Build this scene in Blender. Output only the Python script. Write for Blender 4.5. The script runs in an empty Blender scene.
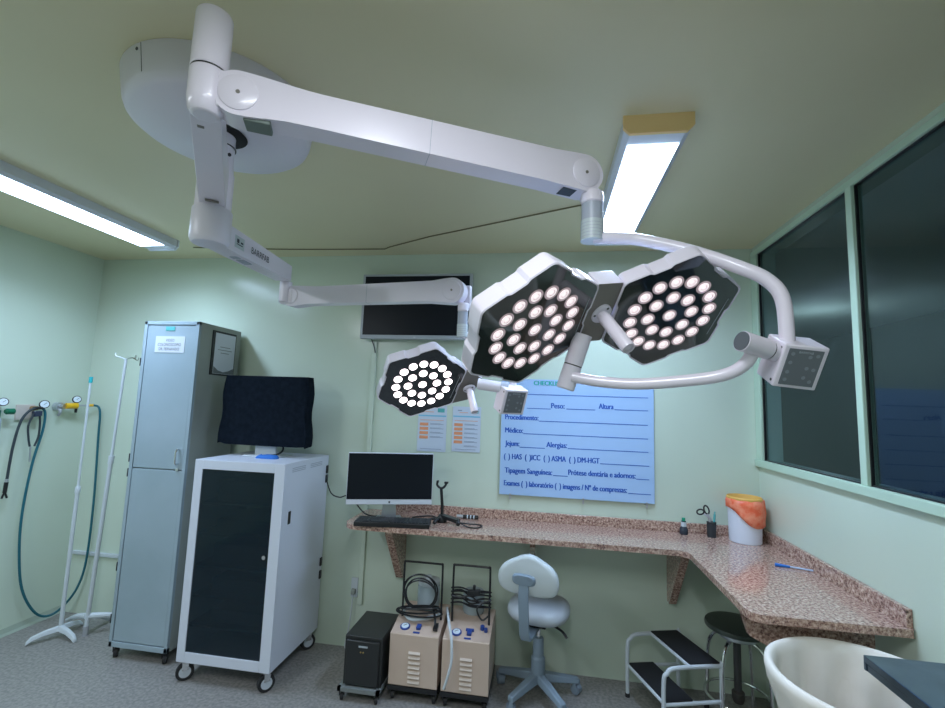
import bpy, bmesh, math, random
from mathutils import Vector, Matrix, Euler
PI = math.pi
random.seed(7)
V = Vector
COL = bpy.context.scene.collection
SC = bpy.context.scene

# ------------------------------------------------------------------ camera
cam_d = bpy.data.cameras.new('camera'); cam = bpy.data.objects.new('camera', cam_d); COL.objects.link(cam)
cam_d.sensor_width = 36.0; cam_d.lens = 458.2 / 945 * 36.0; cam_d.clip_start = 0.02
yaw, pit, rol = -.1576, .11, .0349
fw = V((math.sin(yaw)*math.cos(pit), math.cos(yaw)*math.cos(pit), math.sin(pit)))
r0 = V((math.cos(yaw), -math.sin(yaw), 0)); u0 = r0.cross(fw)
rt = r0*math.cos(rol) + u0*math.sin(rol); up = -r0*math.sin(rol) + u0*math.cos(rol)
M = Matrix((rt, up, -fw)).transposed().to_4x4(); M.translation = V((3.41, -2.99, 1.577))
cam.matrix_world = M
SC.camera = cam

# ------------------------------------------------------------------ world, light, exposure
W = bpy.data.worlds.new('world'); SC.world = W; W.use_nodes = True
W.node_tree.nodes['Background'].inputs[0].default_value = (.6, .75, .8, 1)
W.node_tree.nodes['Background'].inputs[1].default_value = 0.05
SC.view_settings.view_transform = 'Standard'; SC.view_settings.look = 'None'
SC.view_settings.gamma = 1; SC.view_settings.exposure = 0.3
FIX_E = 9.0           # ceiling diffuser surface glow
FIX_P = 12.5            # lamp power of each fixture
FIX_C = (.62, .82, 1.14)
def area(name, loc, sx, sy, power, rot=(0, 0, 0), col=FIX_C):
    d = bpy.data.lights.new(name, 'AREA'); d.shape = 'RECTANGLE'; d.size = sx; d.size_y = sy
    d.energy = power; d.color = col
    o = bpy.data.objects.new(name, d); COL.objects.link(o); o.location = loc; o.rotation_euler = rot
    return o
REAR_C = (.86, .92, 1.02)
area('rear_fill_lamp', (1.1, -3.0, 2.53), .2, 1.2, 23, col=REAR_C)  # unseen fill lights added behind the camera to brighten arms and room
area('rear_fill_lamp', (3.3, -3.0, 2.53), .2, 1.2, 21, col=REAR_C)
nl = bpy.data.lights.new('next_room_fill', 'POINT'); nl.energy = 5; nl.color = (.8, .95, 1); nl.shadow_soft_size = .1  # unseen light added so the next room's ceiling shows through the glass
no = bpy.data.objects.new('next_room_fill', nl); COL.objects.link(no); no.location = (6.0, 1.8, 2.2)

# ------------------------------------------------------------------ materials
def mat(name, col, rough=.5, metal=0, spec=.5, coat=0, emit=None, es=0, alpha=1, trans=0):
    m = bpy.data.materials.new(name); m.use_nodes = True
    b = m.node_tree.nodes['Principled BSDF']
    b.inputs['Base Color'].default_value = (*col, 1)
    b.inputs['Roughness'].default_value = rough; b.inputs['Metallic'].default_value = metal
    b.inputs['Specular IOR Level'].default_value = spec
    if coat: b.inputs['Coat Weight'].default_value = coat; b.inputs['Coat Roughness'].default_value = .12
    if emit: b.inputs['Emission Color'].default_value = (*emit, 1); b.inputs['Emission Strength'].default_value = es
    if trans: b.inputs['Transmission Weight'].default_value = trans
    b.inputs['Alpha'].default_value = alpha
    return m
def noisy(m, scale, c1, c2, detail=4, bump=0, lo=.35, hi=.65, rough=None, bscale=None):
    nt = m.node_tree; b = nt.nodes['Principled BSDF']
    tc = nt.nodes.new('ShaderNodeTexCoord'); n = nt.nodes.new('ShaderNodeTexNoise')
    n.inputs['Scale'].default_value = scale; n.inputs['Detail'].default_value = detail
    r = nt.nodes.new('ShaderNodeValToRGB')
    r.color_ramp.elements[0].position = lo; r.color_ramp.elements[1].position = hi
    r.color_ramp.elements[0].color = (*c1, 1); r.color_ramp.elements[1].color = (*c2, 1)
    nt.links.new(tc.outputs['Object'], n.inputs['Vector']); nt.links.new(n.outputs['Fac'], r.inputs['Fac'])
    nt.links.new(r.outputs['Color'], b.inputs['Base Color'])
    if bump:
        n2 = nt.nodes.new('ShaderNodeTexNoise'); n2.inputs['Scale'].default_value = bscale or scale
        bp = nt.nodes.new('ShaderNodeBump'); bp.inputs['Strength'].default_value = bump; bp.inputs['Distance'].default_value = .01
        nt.links.new(tc.outputs['Object'], n2.inputs['Vector']); nt.links.new(n2.outputs['Fac'], bp.inputs['Height'])
        nt.links.new(bp.outputs['Normal'], b.inputs['Normal'])
    return m
WALL = noisy(mat('wall_paint', (.5, .68, .52), .2, spec=.55), 1.3, (.62, .72, .60), (.66, .76, .635), 2, .06, .3, .7, bscale=9)
CEIL = noisy(mat('ceiling_paint', (.45, .48, .34), .42), 1.1, (.74, .68, .45), (.78, .72, .48), 2, .04, bscale=6)
TRIM = mat('window_trim_paint', (.55, .72, .57), .35)
FLOOR = noisy(mat('floor_vinyl', (.3, .3, .26), .4), 60, (.21, .21, .20), (.34, .32, .30), 3, .02)
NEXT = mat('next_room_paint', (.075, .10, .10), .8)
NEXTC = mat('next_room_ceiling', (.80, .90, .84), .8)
WHITE = mat('white_enamel', (.82, .77, .86), .28, coat=.3)
WHITE2 = mat('white_enamel_smooth', (.80, .77, .86), .35)
LGREY = mat('light_grey_plastic', (.42, .46, .54), .4)
SILVER = mat('brushed_aluminium', (.55, .58, .62), .35, metal=.8)
LABELP = mat('printed_label_paper', (.55, .62, .64), .4)
HUBG = mat('warm_grey_plate', (.22, .20, .18), .45, metal=.3)
GLASSD = mat('dark_lamp_glass', (.012, .016, .018), .05, spec=.8)
GLASSL = mat('dark_lamp_glass_green', (.02, .03, .03), .05, spec=.8)
PANEL = mat('membrane_panel', (.13, .15, .17), .3)
PANELT = mat('panel_print', (.42, .46, .50), .5)
LEDR = mat('led_reflector', (.50, .40, .43), .2, metal=.6, emit=(.88, .70, .74), es=.2)
LEDC = mat('led_core', (.9, .8, .82), .3, emit=(1, .86, .89), es=.72)
LEDR2 = mat('led_reflector_bright', (.9, .8, .82), .3, emit=(1, .80, .85), es=1.1)
LEDC2 = mat('led_core_bright', (.9, .8, .82), .3, emit=(1, .9, .92), es=5.0)
DIFF = mat('lamp_diffuser', (.9, .9, .9), .5, emit=FIX_C, es=FIX_E)
FIXT = mat('fixture_housing', (.74, .78, .86), .4)
YEL = mat('glow_tinted_plastic', (1.0, .70, .32), .5)  # orange plastic, base lightened to stand for lamp glow shining through
BLACK = mat('black_plastic', (.012, .013, .015), .35)
BLACKM = mat('black_matte', (.012, .013, .016), .8)
SCREEN = mat('screen_glass', (.010, .013, .018), .3, spec=.15)
CLOTHB = noisy(mat('black_cloth', (.006, .010, .016), .95, spec=.1), 30, (.004, .008, .014), (.008, .013, .022), 3, .3)
GRAN = mat('granite', (.4, .3, .27), .12, coat=.3)
CHROME = mat('chrome', (.75, .76, .78), .12, metal=1)
STEEL = noisy(mat('stainless_steel', (.42, .48, .56), .14, metal=1), 8, (.11, .15, .21), (.15, .20, .27), 3)
CAB = noisy(mat('cabinet_paint', (.38, .46, .50), .4), 2.5, (.30, .39, .44), (.35, .44, .50), 4)
CABS = noisy(mat('cabinet_side_paint', (.24, .27, .25), .45), 3, (.30, .33, .30), (.35, .385, .35), 4)
RACK = mat('rack_white', (.68, .72, .82), .35)
SMOKE = mat('smoked_glass', (.004, .018, .03), .04, alpha=.62)
BEIGE = noisy(mat('beige_enamel', (.5, .44, .38), .4), 4, (.60, .46, .37), (.64, .50, .41), 3)
BLUE = mat('blue_print', (.02, .06, .28), .5)
BLUEC = mat('blue_cloth', (.02, .17, .62), .7)
BOARD = mat('blue_board', (.42, .62, .93), .12, coat=.5)
TXT = mat('board_ink', (.01, .10, .52), .5)
TXTG = mat('board_green_ink', (.0, .42, .36), .5)
PAPER = mat('paper', (.62, .70, .82), .6)
DKTXT = mat('dark_ink', (.05, .06, .08), .6)
ORANGE = mat('orange_print', (.85, .36, .18), .6)
TEALP = mat('teal_print', (.10, .45, .45), .6)
CYANP = mat('cyan_print', (.2, .55, .75), .6)
BAGO = mat('orange_bag', (.95, .22, .10), .45)
BUCK = mat('white_bucket', (.75, .78, .88), .4)
BUCKY = mat('bucket_inner_yellow', (.85, .50, .12), .6)
HAMP = noisy(mat('cream_canvas', (.68, .70, .66), .8), 7, (.78, .74, .66), (.84, .80, .73), 4, .25, bscale=14)
CHAIRW = mat('chair_white', (.62, .68, .70), .5)
CHAIRG = mat('chair_grey', (.24, .31, .38), .5)
CHAIRS = mat('chair_seat_vinyl', (.50, .54, .58), .45)
TEALH = mat('teal_hose', (.01, .13, .17), .4)
YELB = mat('yellow_brass', (.85, .50, .02), .35)
GREENP = mat('green_plastic', (.0, .14, .07), .4)
PLATE = mat('outlet_plate', (.62, .56, .50), .5)
DIAL = mat('dial_face', (.75, .85, .92), .3)
CLEARP = mat('milky_jar', (.42, .50, .54), .25)
TUBEW = mat('white_tube', (.62, .68, .72), .4)
RUBBER = mat('rubber', (.02, .02, .022), .7)
WHEELG = mat('wheel_grey', (.40, .42, .44), .5)
WINEB = mat('rust_wood', (.16, .09, .07), .6)
CORDC = mat('ceiling_cord', (.20, .17, .08), .7)

def granite(m):
    nt = m.node_tree; b = nt.nodes['Principled BSDF']; L = nt.links.new
    tc = nt.nodes.new('ShaderNodeTexCoord')
    n1 = nt.nodes.new('ShaderNodeTexNoise'); n1.inputs['Scale'].default_value = 85; n1.inputs['Detail'].default_value = 5; n1.inputs['Roughness'].default_value = .7
    r1 = nt.nodes.new('ShaderNodeValToRGB'); e = r1.color_ramp.elements
    e[0].position = .36; e[0].color = (.10, .06, .055, 1); e[1].position = .66; e[1].color = (.76, .60, .50, 1)
    x = r1.color_ramp.elements.new(.46); x.color = (.36, .21, .17, 1)
    x = r1.color_ramp.elements.new(.56); x.color = (.55, .40, .33, 1)
    v = nt.nodes.new('ShaderNodeTexVoronoi'); v.inputs['Scale'].default_value = 90
    r2 = nt.nodes.new('ShaderNodeValToRGB'); r2.color_ramp.elements[0].position = .0; r2.color_ramp.elements[0].color = (.8, .8, .85, 1)
    r2.color_ramp.elements[1].position = .4; r2.color_ramp.elements[1].color = (1.1, 1.05, 1.0, 1)
    mx = nt.nodes.new('ShaderNodeMixRGB'); mx.blend_type = 'MULTIPLY'; mx.inputs[0].default_value = .8
    L(tc.outputs['Object'], n1.inputs['Vector']); L(n1.outputs['Fac'], r1.inputs['Fac'])
    L(tc.outputs['Object'], v.inputs['Vector']); L(v.outputs['Distance'], r2.inputs['Fac'])
    L(r1.outputs['Color'], mx.inputs[1]); L(r2.outputs['Color'], mx.inputs[2]); L(mx.outputs['Color'], b.inputs['Base Color'])
granite(GRAN)
def window_glass():
    m = bpy.data.materials.new('tinted_window_glass'); m.use_nodes = True; nt = m.node_tree
    for n in list(nt.nodes): nt.nodes.remove(n)
    out = nt.nodes.new('ShaderNodeOutputMaterial'); mix = nt.nodes.new('ShaderNodeMixShader')
    fr = nt.nodes.new('ShaderNodeFresnel'); fr.inputs['IOR'].default_value = 1.55
    tr = nt.nodes.new('ShaderNodeBsdfTransparent'); tr.inputs['Color'].default_value = (.62, .69, .72, 1)
    gl = nt.nodes.new('ShaderNodeBsdfGlossy'); gl.inputs['Roughness'].default_value = .03; gl.inputs['Color'].default_value = (.8, .95, 1, 1)
    ge = nt.nodes.new('ShaderNodeNewGeometry'); mm = nt.nodes.new('ShaderNodeMath'); mm.operation = 'SUBTRACT'; mm.use_clamp = True
    nt.links.new(fr.outputs[0], mm.inputs[0]); nt.links.new(ge.outputs['Backfacing'], mm.inputs[1]); nt.links.new(mm.outputs[0], mix.inputs[0]); nt.links.new(tr.outputs[0], mix.inputs[1]); nt.links.new(gl.outputs[0], mix.inputs[2])
    nt.links.new(mix.outputs[0], out.inputs[0]); return m
WGLASS = window_glass()

# ------------------------------------------------------------------ mesh helpers
class MB:
    def __init__(s, off=(0, 0, 0)):
        s.v = []; s.f = []; s.m = []; s.off = V(off)
    def add(s, vs, fs, mi=0):
        k = len(s.v); s.v += [V(v) for v in vs]; s.f += [tuple(i + k for i in f) for f in fs]; s.m += [mi] * len(fs); return s
    def box(s, x0, x1, y0, y1, z0, z1, mi=0):
        vs = [(x, y, z) for z in (z0, z1) for y in (y0, y1) for x in (x0, x1)]
        return s.add(vs, [(0, 2, 3, 1), (4, 5, 7, 6), (0, 1, 5, 4), (2, 6, 7, 3), (0, 4, 6, 2), (1, 3, 7, 5)], mi)
    def obox(s, c, ax, ay, az, hx, hy, hz, mi=0):
        c = V(c); ax = V(ax).normalized()*hx; ay = V(ay).normalized()*hy; az = V(az).normalized()*hz
        vs = [c + ax*i + ay*j + az*k for k in (-1, 1) for j in (-1, 1) for i in (-1, 1)]
        return s.add(vs, [(0, 2, 3, 1), (4, 5, 7, 6), (0, 1, 5, 4), (2, 6, 7, 3), (0, 4, 6, 2), (1, 3, 7, 5)], mi)
    def rings(s, rings, mi=0, cap0=True, cap1=True, closed=False):
        n = len(rings[0]); vs = [v for r in rings for v in r]; fs = []
        R = len(rings)
        for i in range(R if closed else R - 1):
            a = i*n; b = ((i + 1) % R)*n
            for j in range(n):
                fs.append((a + j, a + (j + 1) % n, b + (j + 1) % n, b + j))
        if not closed:
            if cap0: fs.append(tuple(range(n))[::-1])
            if cap1: fs.append(tuple((R - 1)*n + j for j in range(n)))
        return s.add(vs, fs, mi)
    def cyl(s, p0, p1, r0, r1=None, n=24, mi=0, cap=True):
        p0, p1 = V(p0), V(p1); r1 = r0 if r1 is None else r1
        d = (p1 - p0).normalized(); a = d.orthogonal().normalized(); b = d.cross(a)
        rg = [[p + (a*math.cos(2*PI*k/n) + b*math.sin(2*PI*k/n))*r for k in range(n)] for p, r in ((p0, r0), (p1, r1))]
        return s.rings(rg, mi, cap, cap)
    def lathe(s, prof, c=(0, 0, 0), ax=(0, 0, 1), n=32, mi=0, cap0=True, cap1=True):
        d = V(ax).normalized(); a = d.orthogonal().normalized(); b = d.cross(a); c = V(c)
        rg = [[c + d*h + (a*math.cos(2*PI*k/n) + b*math.sin(2*PI*k/n))*r for k in range(n)] for r, h in prof]
        return s.rings(rg, mi, cap0, cap1)
    def tube(s, pts, r, n=10, mi=0, smooth=True, closed=False, sub=6):
        P = [V(p) for p in pts]
        if smooth and len(P) > 2:
            Q = []; m = len(P)
            rng = range(m) if closed else range(m - 1)
            for i in rng:
                g = (lambda k: P[k % m]) if closed else (lambda k: P[max(0, min(m - 1, k))])
                p0, p1, p2, p3 = g(i - 1), g(i), g(i + 1), g(i + 2)
                for t in [j/sub for j in range(sub)]:
                    Q.append(.5*((2*p1) + (p2 - p0)*t + (2*p0 - 5*p1 + 4*p2 - p3)*t*t + (3*p1 - p0 - 3*p2 + p3)*t**3))
            if not closed: Q.append(P[-1])
            P = Q
        m = len(P); rg = []; nrm = None
        for i in range(m):
            if closed: t = (P[(i + 1) % m] - P[i - 1])
            else: t = P[min(i + 1, m - 1)] - P[max(i - 1, 0)]
            t = t.normalized() if t.length > 1e-9 else V((0, 0, 1))
            if nrm is None: nrm = t.orthogonal().normalized()
            nrm = (nrm - t*nrm.dot(t)); nrm = nrm.normalized() if nrm.length > 1e-6 else t.orthogonal().normalized()
            b = t.cross(nrm)
            rr = r(i/(m - 1)) if callable(r) else r
            rg.append([P[i] + (nrm*math.cos(2*PI*k/n) + b*math.sin(2*PI*k/n))*rr for k in range(n)])
        return s.rings(rg, mi, True, True, closed)
    def prism(s, poly, o, u, v, w, depth, mi=0, mis=None):
        o, u, v, w = V(o), V(u), V(v), V(w)
        a = [o + u*x + v*y for x, y in poly]; b = [p + w*depth for p in a]
        n = len(a)
        s.add(a + b, [tuple(range(n)), tuple(range(2*n - 1, n - 1, -1))], mi)
        return s.add(a + b, [(i, i + n, (i + 1) % n + n, (i + 1) % n) for i in range(n)], mi if mis is None else mis)
    def build(s, name, mats, parent=None, bevel=0, seg=2, sharp=35, smooth=True, org=None):
        """verts are in world coordinates; origin placed at org / at the parent's origin"""
        if not isinstance(mats, (list, tuple)): mats = [mats]
        o3 = V(org) if org is not None else (parent_world(parent) if parent else None)
        if o3 is None:
            xs = [v.x for v in s.v]; ys = [v.y for v in s.v]; zs = [v.z for v in s.v]
            o3 = V(((min(xs) + max(xs))/2, (min(ys) + max(ys))/2, min(zs)))
        me = bpy.data.meshes.new(name)
        me.from_pydata([tuple(v - o3) for v in s.v], [], s.f)
        for m in mats: me.materials.append(m)
        me.polygons.foreach_set('material_index', s.m)
        bm = bmesh.new(); bm.from_mesh(me); bmesh.ops.recalc_face_normals(bm, faces=bm.faces); bm.to_mesh(me); bm.free()
        if smooth:
            me.shade_smooth()
            me.set_sharp_from_angle(angle=math.radians(sharp))
        o = bpy.data.objects.new(name, me); COL.objects.link(o)
        if parent is not None:
            o.parent = parent; o.location = o3 - parent_world(parent)
        else: o.location = o3
        if bevel:
            md = o.modifiers.new('bevel', 'BEVEL'); md.width = bevel; md.segments = seg; md.limit_method = 'ANGLE'; md.angle_limit = math.radians(40)
        return o
def parent_world(p):
    t = V((0, 0, 0))
    while p is not None: t = t + p.location; p = p.parent
    return t
def tag(o, label=None, cat=None, group=None, kind=None):
    if label: o['label'] = label
    if cat: o['category'] = cat
    if group: o['group'] = group
    if kind: o['kind'] = kind
    return o
def thing(name, loc, label, cat, group=None):
    o = bpy.data.objects.new(name, None); COL.objects.link(o); o.location = loc; o.empty_display_size = .05
    return tag(o, label, cat, group)
def struct(o): o['kind'] = 'structure'; return o
def text_mesh(lines, origin, u, v, mat_, name, parent, off=.0012, bold=0):
    """lines: (text, x0, y0, width or None, height); u right, v up in world, origin V"""
    u, v = V(u).normalized(), V(v).normalized(); w = u.cross(v); mb = MB()
    for (t, x0, y0, wd, ht) in lines:
        c = bpy.data.curves.new('t', 'FONT'); c.body = t; c.size = 1; c.resolution_u = 3; c.offset = 0
        o = bpy.data.objects.new('t', c); COL.objects.link(o)
        dg = bpy.context.evaluated_depsgraph_get(); me = bpy.data.meshes.new_from_object(o.evaluated_get(dg))
        bpy.data.objects.remove(o); bpy.data.curves.remove(c)
        if not me.vertices: continue
        xs = [q.co.x for q in me.vertices]; X0, X1 = min(xs), max(xs)
        sy = ht/.72; sx = sy if wd is None else wd/(X1 - X0)
        for sh in ((-bold, 0, bold) if bold else (0,)):
            vs = [V(origin) + u*(x0 + sh + (q.co.x - X0)*sx) + v*(y0 + q.co.y*sy) + w*(off + sh*.04) for q in me.vertices]
            mb.add(vs, [tuple(p.vertices) for p in me.polygons])
        bpy.data.meshes.remove(me)
    return mb.build(name, mat_, parent, smooth=False)
def caster(par, x, y, r, hz, rot=0, name='caster', w=.02, tyre=RUBBER, core=WHEELG, fork=CHROME):
    ax = V((math.cos(rot), math.sin(rot), 0)); mb = MB()
    mb.cyl(V((x, y, r)) - ax*w/2, V((x, y, r)) + ax*w/2, r, n=20, mi=0)
    mb.cyl(V((x, y, r)) - ax*(w/2 + .002), V((x, y, r)) + ax*(w/2 + .002), r*.66, n=18, mi=1)
    for s_ in (-1, 1):
        mb.obox(V((x, y, (r + hz)/2 + r*.25)) + ax*s_*(w/2 + .005), ax, ax.cross(V((0, 0, 1))), (0, 0, 1), .002, r*.35, (hz - r)/2 - r*.0, mi=2)
    mb.cyl((x, y, 2*r + .002), (x, y, hz), r*.42, n=14, mi=2)
    return mb.build(name, [tyre, core, fork], par)

# ================================================================== ROOM
RW, RH, RB = 4.669, 2.6, -5.2
struct(MB().box(-.1, RW + .1, RB - .1, .1, -.1, 0).build('floor', FLOOR, smooth=False))
struct(MB().box(-.1, RW + .1, RB - .1, .1, RH, RH + .1).build('ceiling', CEIL, smooth=False))
struct(MB().box(-.1, RW + .1, 0, .1, 0, RH).build('wall_back', WALL, smooth=False))
struct(MB().box(-.1, 0, RB, 0, 0, RH).build('wall_left', WALL, smooth=False))
struct(MB().box(-.1, RW + .1, RB - .1, RB, 0, RH).build('wall_front', WALL, smooth=False))
WY0, WY1, WZ0, WZ1 = -2.75, -.075, 1.315, 2.54
mb = MB(); mb.box(RW, RW + .1, RB, 0, 0, WZ0); mb.box(RW, RW + .1, RB, 0, WZ1, RH)
mb.box(RW, RW + .1, WY1, 0, WZ0, WZ1); mb.box(RW, RW + .1, RB, WY0, WZ0, WZ1)
struct(mb.build('wall_right', WALL, smooth=False))
mul = [-.93, -1.84]
for i, (a, b) in enumerate(((-.91, WY1), (-1.82, -.95), (WY0, -1.86))):
    w = bpy.data.objects.new('window_%d' % (i + 1), None); COL.objects.link(w); w.location = (RW, (a + b)/2, WZ0); struct(w)
    p = MB().box(RW + .012, RW + .018, a, b, WZ0, WZ1).build('window_pane', WGLASS, w, smooth=False)
    f = MB(); t = .006
    f.box(RW + .001, RW + .012, a, a + t, WZ0, WZ1); f.box(RW + .001, RW + .012, b - t, b, WZ0, WZ1)
    f.box(RW + .001, RW + .012, a, b, WZ0, WZ0 + t); f.box(RW + .001, RW + .012, a, b, WZ1 - t, WZ1)
    f.build('window_gasket', BLACK, w, smooth=False)
mb = MB()
for y in mul: mb.box(RW - .012, RW + .03, y - .02, y + .02, WZ0 - .001, WZ1 + .001)
struct(mb.build('trim_1', TRIM, bevel=.003))
mb = MB(); mb.box(RW - .022, RW, WY0 - .04, 0, WZ0 - .04, WZ0)
struct(mb.build('trim_2', TRIM, bevel=.004))
mb = MB(); mb.box(RW - .012, RW, WY0 - .04, WY1 + .075, WZ1, WZ1 + .03)
mb.box(RW - .012, RW, WY1, 0, WZ0, WZ1)
struct(mb.build('trim_3', TRIM, bevel=.003))
# dark room on the other side of the glass
NX = 7.06
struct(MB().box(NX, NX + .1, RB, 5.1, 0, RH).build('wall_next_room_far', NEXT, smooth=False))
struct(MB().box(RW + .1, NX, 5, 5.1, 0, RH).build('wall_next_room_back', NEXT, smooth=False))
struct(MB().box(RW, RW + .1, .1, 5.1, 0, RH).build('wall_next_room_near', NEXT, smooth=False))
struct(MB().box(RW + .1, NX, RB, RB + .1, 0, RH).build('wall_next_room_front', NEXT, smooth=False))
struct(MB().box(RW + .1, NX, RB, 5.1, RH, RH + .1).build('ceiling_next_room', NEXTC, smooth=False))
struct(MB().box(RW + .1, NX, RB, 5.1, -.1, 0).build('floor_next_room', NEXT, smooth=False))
# skirting coving
mb = MB(); mb.prism([(0, 0), (.03, 0), (.012, .012), (0, .04)], (0, RB, 0), (1, 0, 0), (0, 0, 1), (0, 1, 0), -RB)
struct(mb.build('baseboard_left', mat('skirting', (.36, .43, .36), .4), smooth=False))

# ceiling fixtures
def fixture(x, y0, y1, yellow, label):
    t = thing('ceiling_light', (x, (y0 + y1)/2, RH), label, 'ceiling light')
    h = .113
    prof = [(-h, 0), (-h, -.045), (-h + .02, -.06), (h - .02, -.06), (h, -.045), (h, 0)]
    MB().prism(prof, (x, y0 + .012, RH), (1, 0, 0), (0, 0, 1), (0, 1, 0), y1 - y0 - .024).build('housing', FIXT, t, smooth=False)
    MB().box(x - .088, x + .088, y0 + .09, y1 - .09, RH - .064, RH - .058).build('diffuser', DIFF, t, smooth=False)
    for yy, m_ in ((y0, YEL if yellow else FIXT), (y1 - .014, FIXT)):
        h2 = .118; pr = [(-h2, 0), (-h2, -.045), (-h2 + .022, -.068), (h2 - .022, -.068), (h2, -.045), (h2, 0)]
        e = MB().prism(pr, (x, yy, RH), (1, 0, 0), (0, 0, 1), (0, 1, 0), .014).build('end_cap', m_, t, smooth=False)
        if m_ is YEL: tag(e, 'orange plastic end cap')
    lamp = area('fixture_lamp', (x, (y0 + y1)/2, RH - .0655), .172, y1 - y0 - .185, FIX_P)
    lamp.data.spread = math.radians(152)
    return t
fixture(3.785, -1.43, -.30, True, 'ceiling light near the window with orange end cap')
fixture(.86, -1.62, -.36, False, 'long ceiling light at far left above the medical gas outlets')
# surface cord on ceiling
cc = MB(); cc.tube([(.98, -.24, RH - .003), (1.66, -.165, RH - .003), (2.335, -.134, RH - .003)], .004, n=6)
cc.tube([(2.335, -.134, RH - .003), (2.38, -.17, RH - .003), (2.698, -.341, RH - .003), (3.149, -.534, RH - .003), (3.67, -.76, RH - .003)], .004, n=6, smooth=False)
tag(cc.build('surface_cable', CORDC), 'thin brown cable running across the ceiling between the two ceiling lights', 'cable')

# ================================================================== SURGICAL LAMP
SX, SY = 2.285, -1.65
L = thing('surgical_light', (SX, SY, RH), 'white ceiling mounted surgical light with jointed arms and three LED heads', 'surgical light')
mb = MB(); mb.lathe([(.298, 0), (.300, -.004), (.288, -.088), (.282, -.104), (.264, -.118), (.09, -.122)], (SX - .005, SY + .018, RH), n=72)
mb.build('ceiling_canopy', WHITE2, L, sharp=50)
SEAM = mat('seam_dark', (.1, .1, .11), .6)
for k in range(3):
    mb = MB(); a = 2*PI*k/3 + .35
    c, s_ = math.cos(a), math.sin(a)
    cxx, cyy = SX - .005, SY + .018
    mb.obox((cxx + .2938*c, cyy + .2938*s_, RH - .046), (-s_, c, 0), (-c*.14, -s_*.14, -1), (c, s_, -.14), .0008, .042, .0012)
    mb.build('seam', SEAM, L)
    MB().cyl((cxx + .295*math.cos(a - .06), cyy + .295*math.sin(a - .06), RH - .018), (cxx + .2995*math.cos(a - .06), cyy + .2995*math.sin(a - .06), RH - .018), .005, n=10).build('screw', SEAM, L)
mb = MB(); mb.lathe([(.082, 0), (.086, -.004), (.068, -.008)], (SX, SY, RH - .122), n=32); mb.build('canopy_hole_ring', BLACKM, L)  # black ring painted in for the dark hole where the spindle passes
mb = MB(); mb.lathe([(.049, 0), (.050, -.135), (.053, -.16), (.053, -.27), (.053, -.271)], (SX, SY, RH - .10), n=36)
for a in (-1.0, -2.1, -.2):
    for z in (2.395, 2.475): mb.cyl((SX + .048*math.cos(a), SY + .048*math.sin(a), z), (SX + .0545*math.cos(a), SY + .0545*math.sin(a), z), .006, n=10, mi=1)
mb.lathe([(.0538, 0), (.0538, -.002)], (SX, SY, 2.43), n=36, mi=1)
mb.build('spindle', [WHITE2, BLACK], L)
# --- upper extension arm (towards the viewer)
J = V((2.606, -2.087, 0)); S0 = V((SX, SY, 0)); d1 = (J - S0).normalized(); n1 = V((-d1.y, d1.x, 0))
mb = MB()
mb.cyl((SX, SY, 2.204), (SX, SY, 2.335), .056, n=36)
ln = (J - S0).length
ZZ = V((0, 0, 1))
mb.rings([[S0 + d1*t + n1*a_*wd + ZZ*(zb if b_ < 0 else 2.325) for a_, b_ in ((-1, -1), (1, -1), (1, 1), (-1, 1))] for t, wd, zb in ((0, .040, 2.206), (ln*.5, .036, 2.219), (ln, .033, 2.240))])
mb.obox(S0 + d1*.075 + V((0, 0, 2.2065)), d1, n1, (0, 0, 1), .008, .02, .0015, mi=1)
mb.obox(S0 + d1*(ln - .06) + V((0, 0, 2.236)) + n1*-.012, d1, n1, (0, 0, 1), .006, .008, .0015, mi=1)
mb.build('extension_arm', [WHITE, HUBG], L, bevel=.004)
# --- joint at near end
mb = MB(); mb.lathe([(.028, 2.232), (.038, 2.245), (.0415, 2.27), (.0415, 2.342)], J, n=36)
mb.lathe([(.0415, 2.344), (.0408, 2.484), (.0395, 2.491), (.034, 2.494)], J, n=36)
mb.lathe([(.040, 2.341), (.040, 2.346)], J, n=36, mi=1, cap0=False, cap1=False)
A1 = V((3.522 - 2.685, -1.684 + 2.085, 2.264 - 2.29)); len1 = A1.length; A1n = A1.normalized()
Sd = V((A1n.y, -A1n.x, 0)).normalized(); U1 = Sd.cross(A1n)*-1
if U1.z < 0: U1 = -U1
Lc = V((2.685, -2.085, 2.29)) - Sd*.035
mb.obox((J + V((0, 0, 2.30)) + Lc)/2 + V((0, 0, .0)) - J*0 if False else (V((J.x, J.y, 2.298)) + Lc)/2, A1n, Sd, U1, .05, .030, .046)
mb.build('arm_joint', [WHITE, BLACK], L, bevel=.004)
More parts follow.
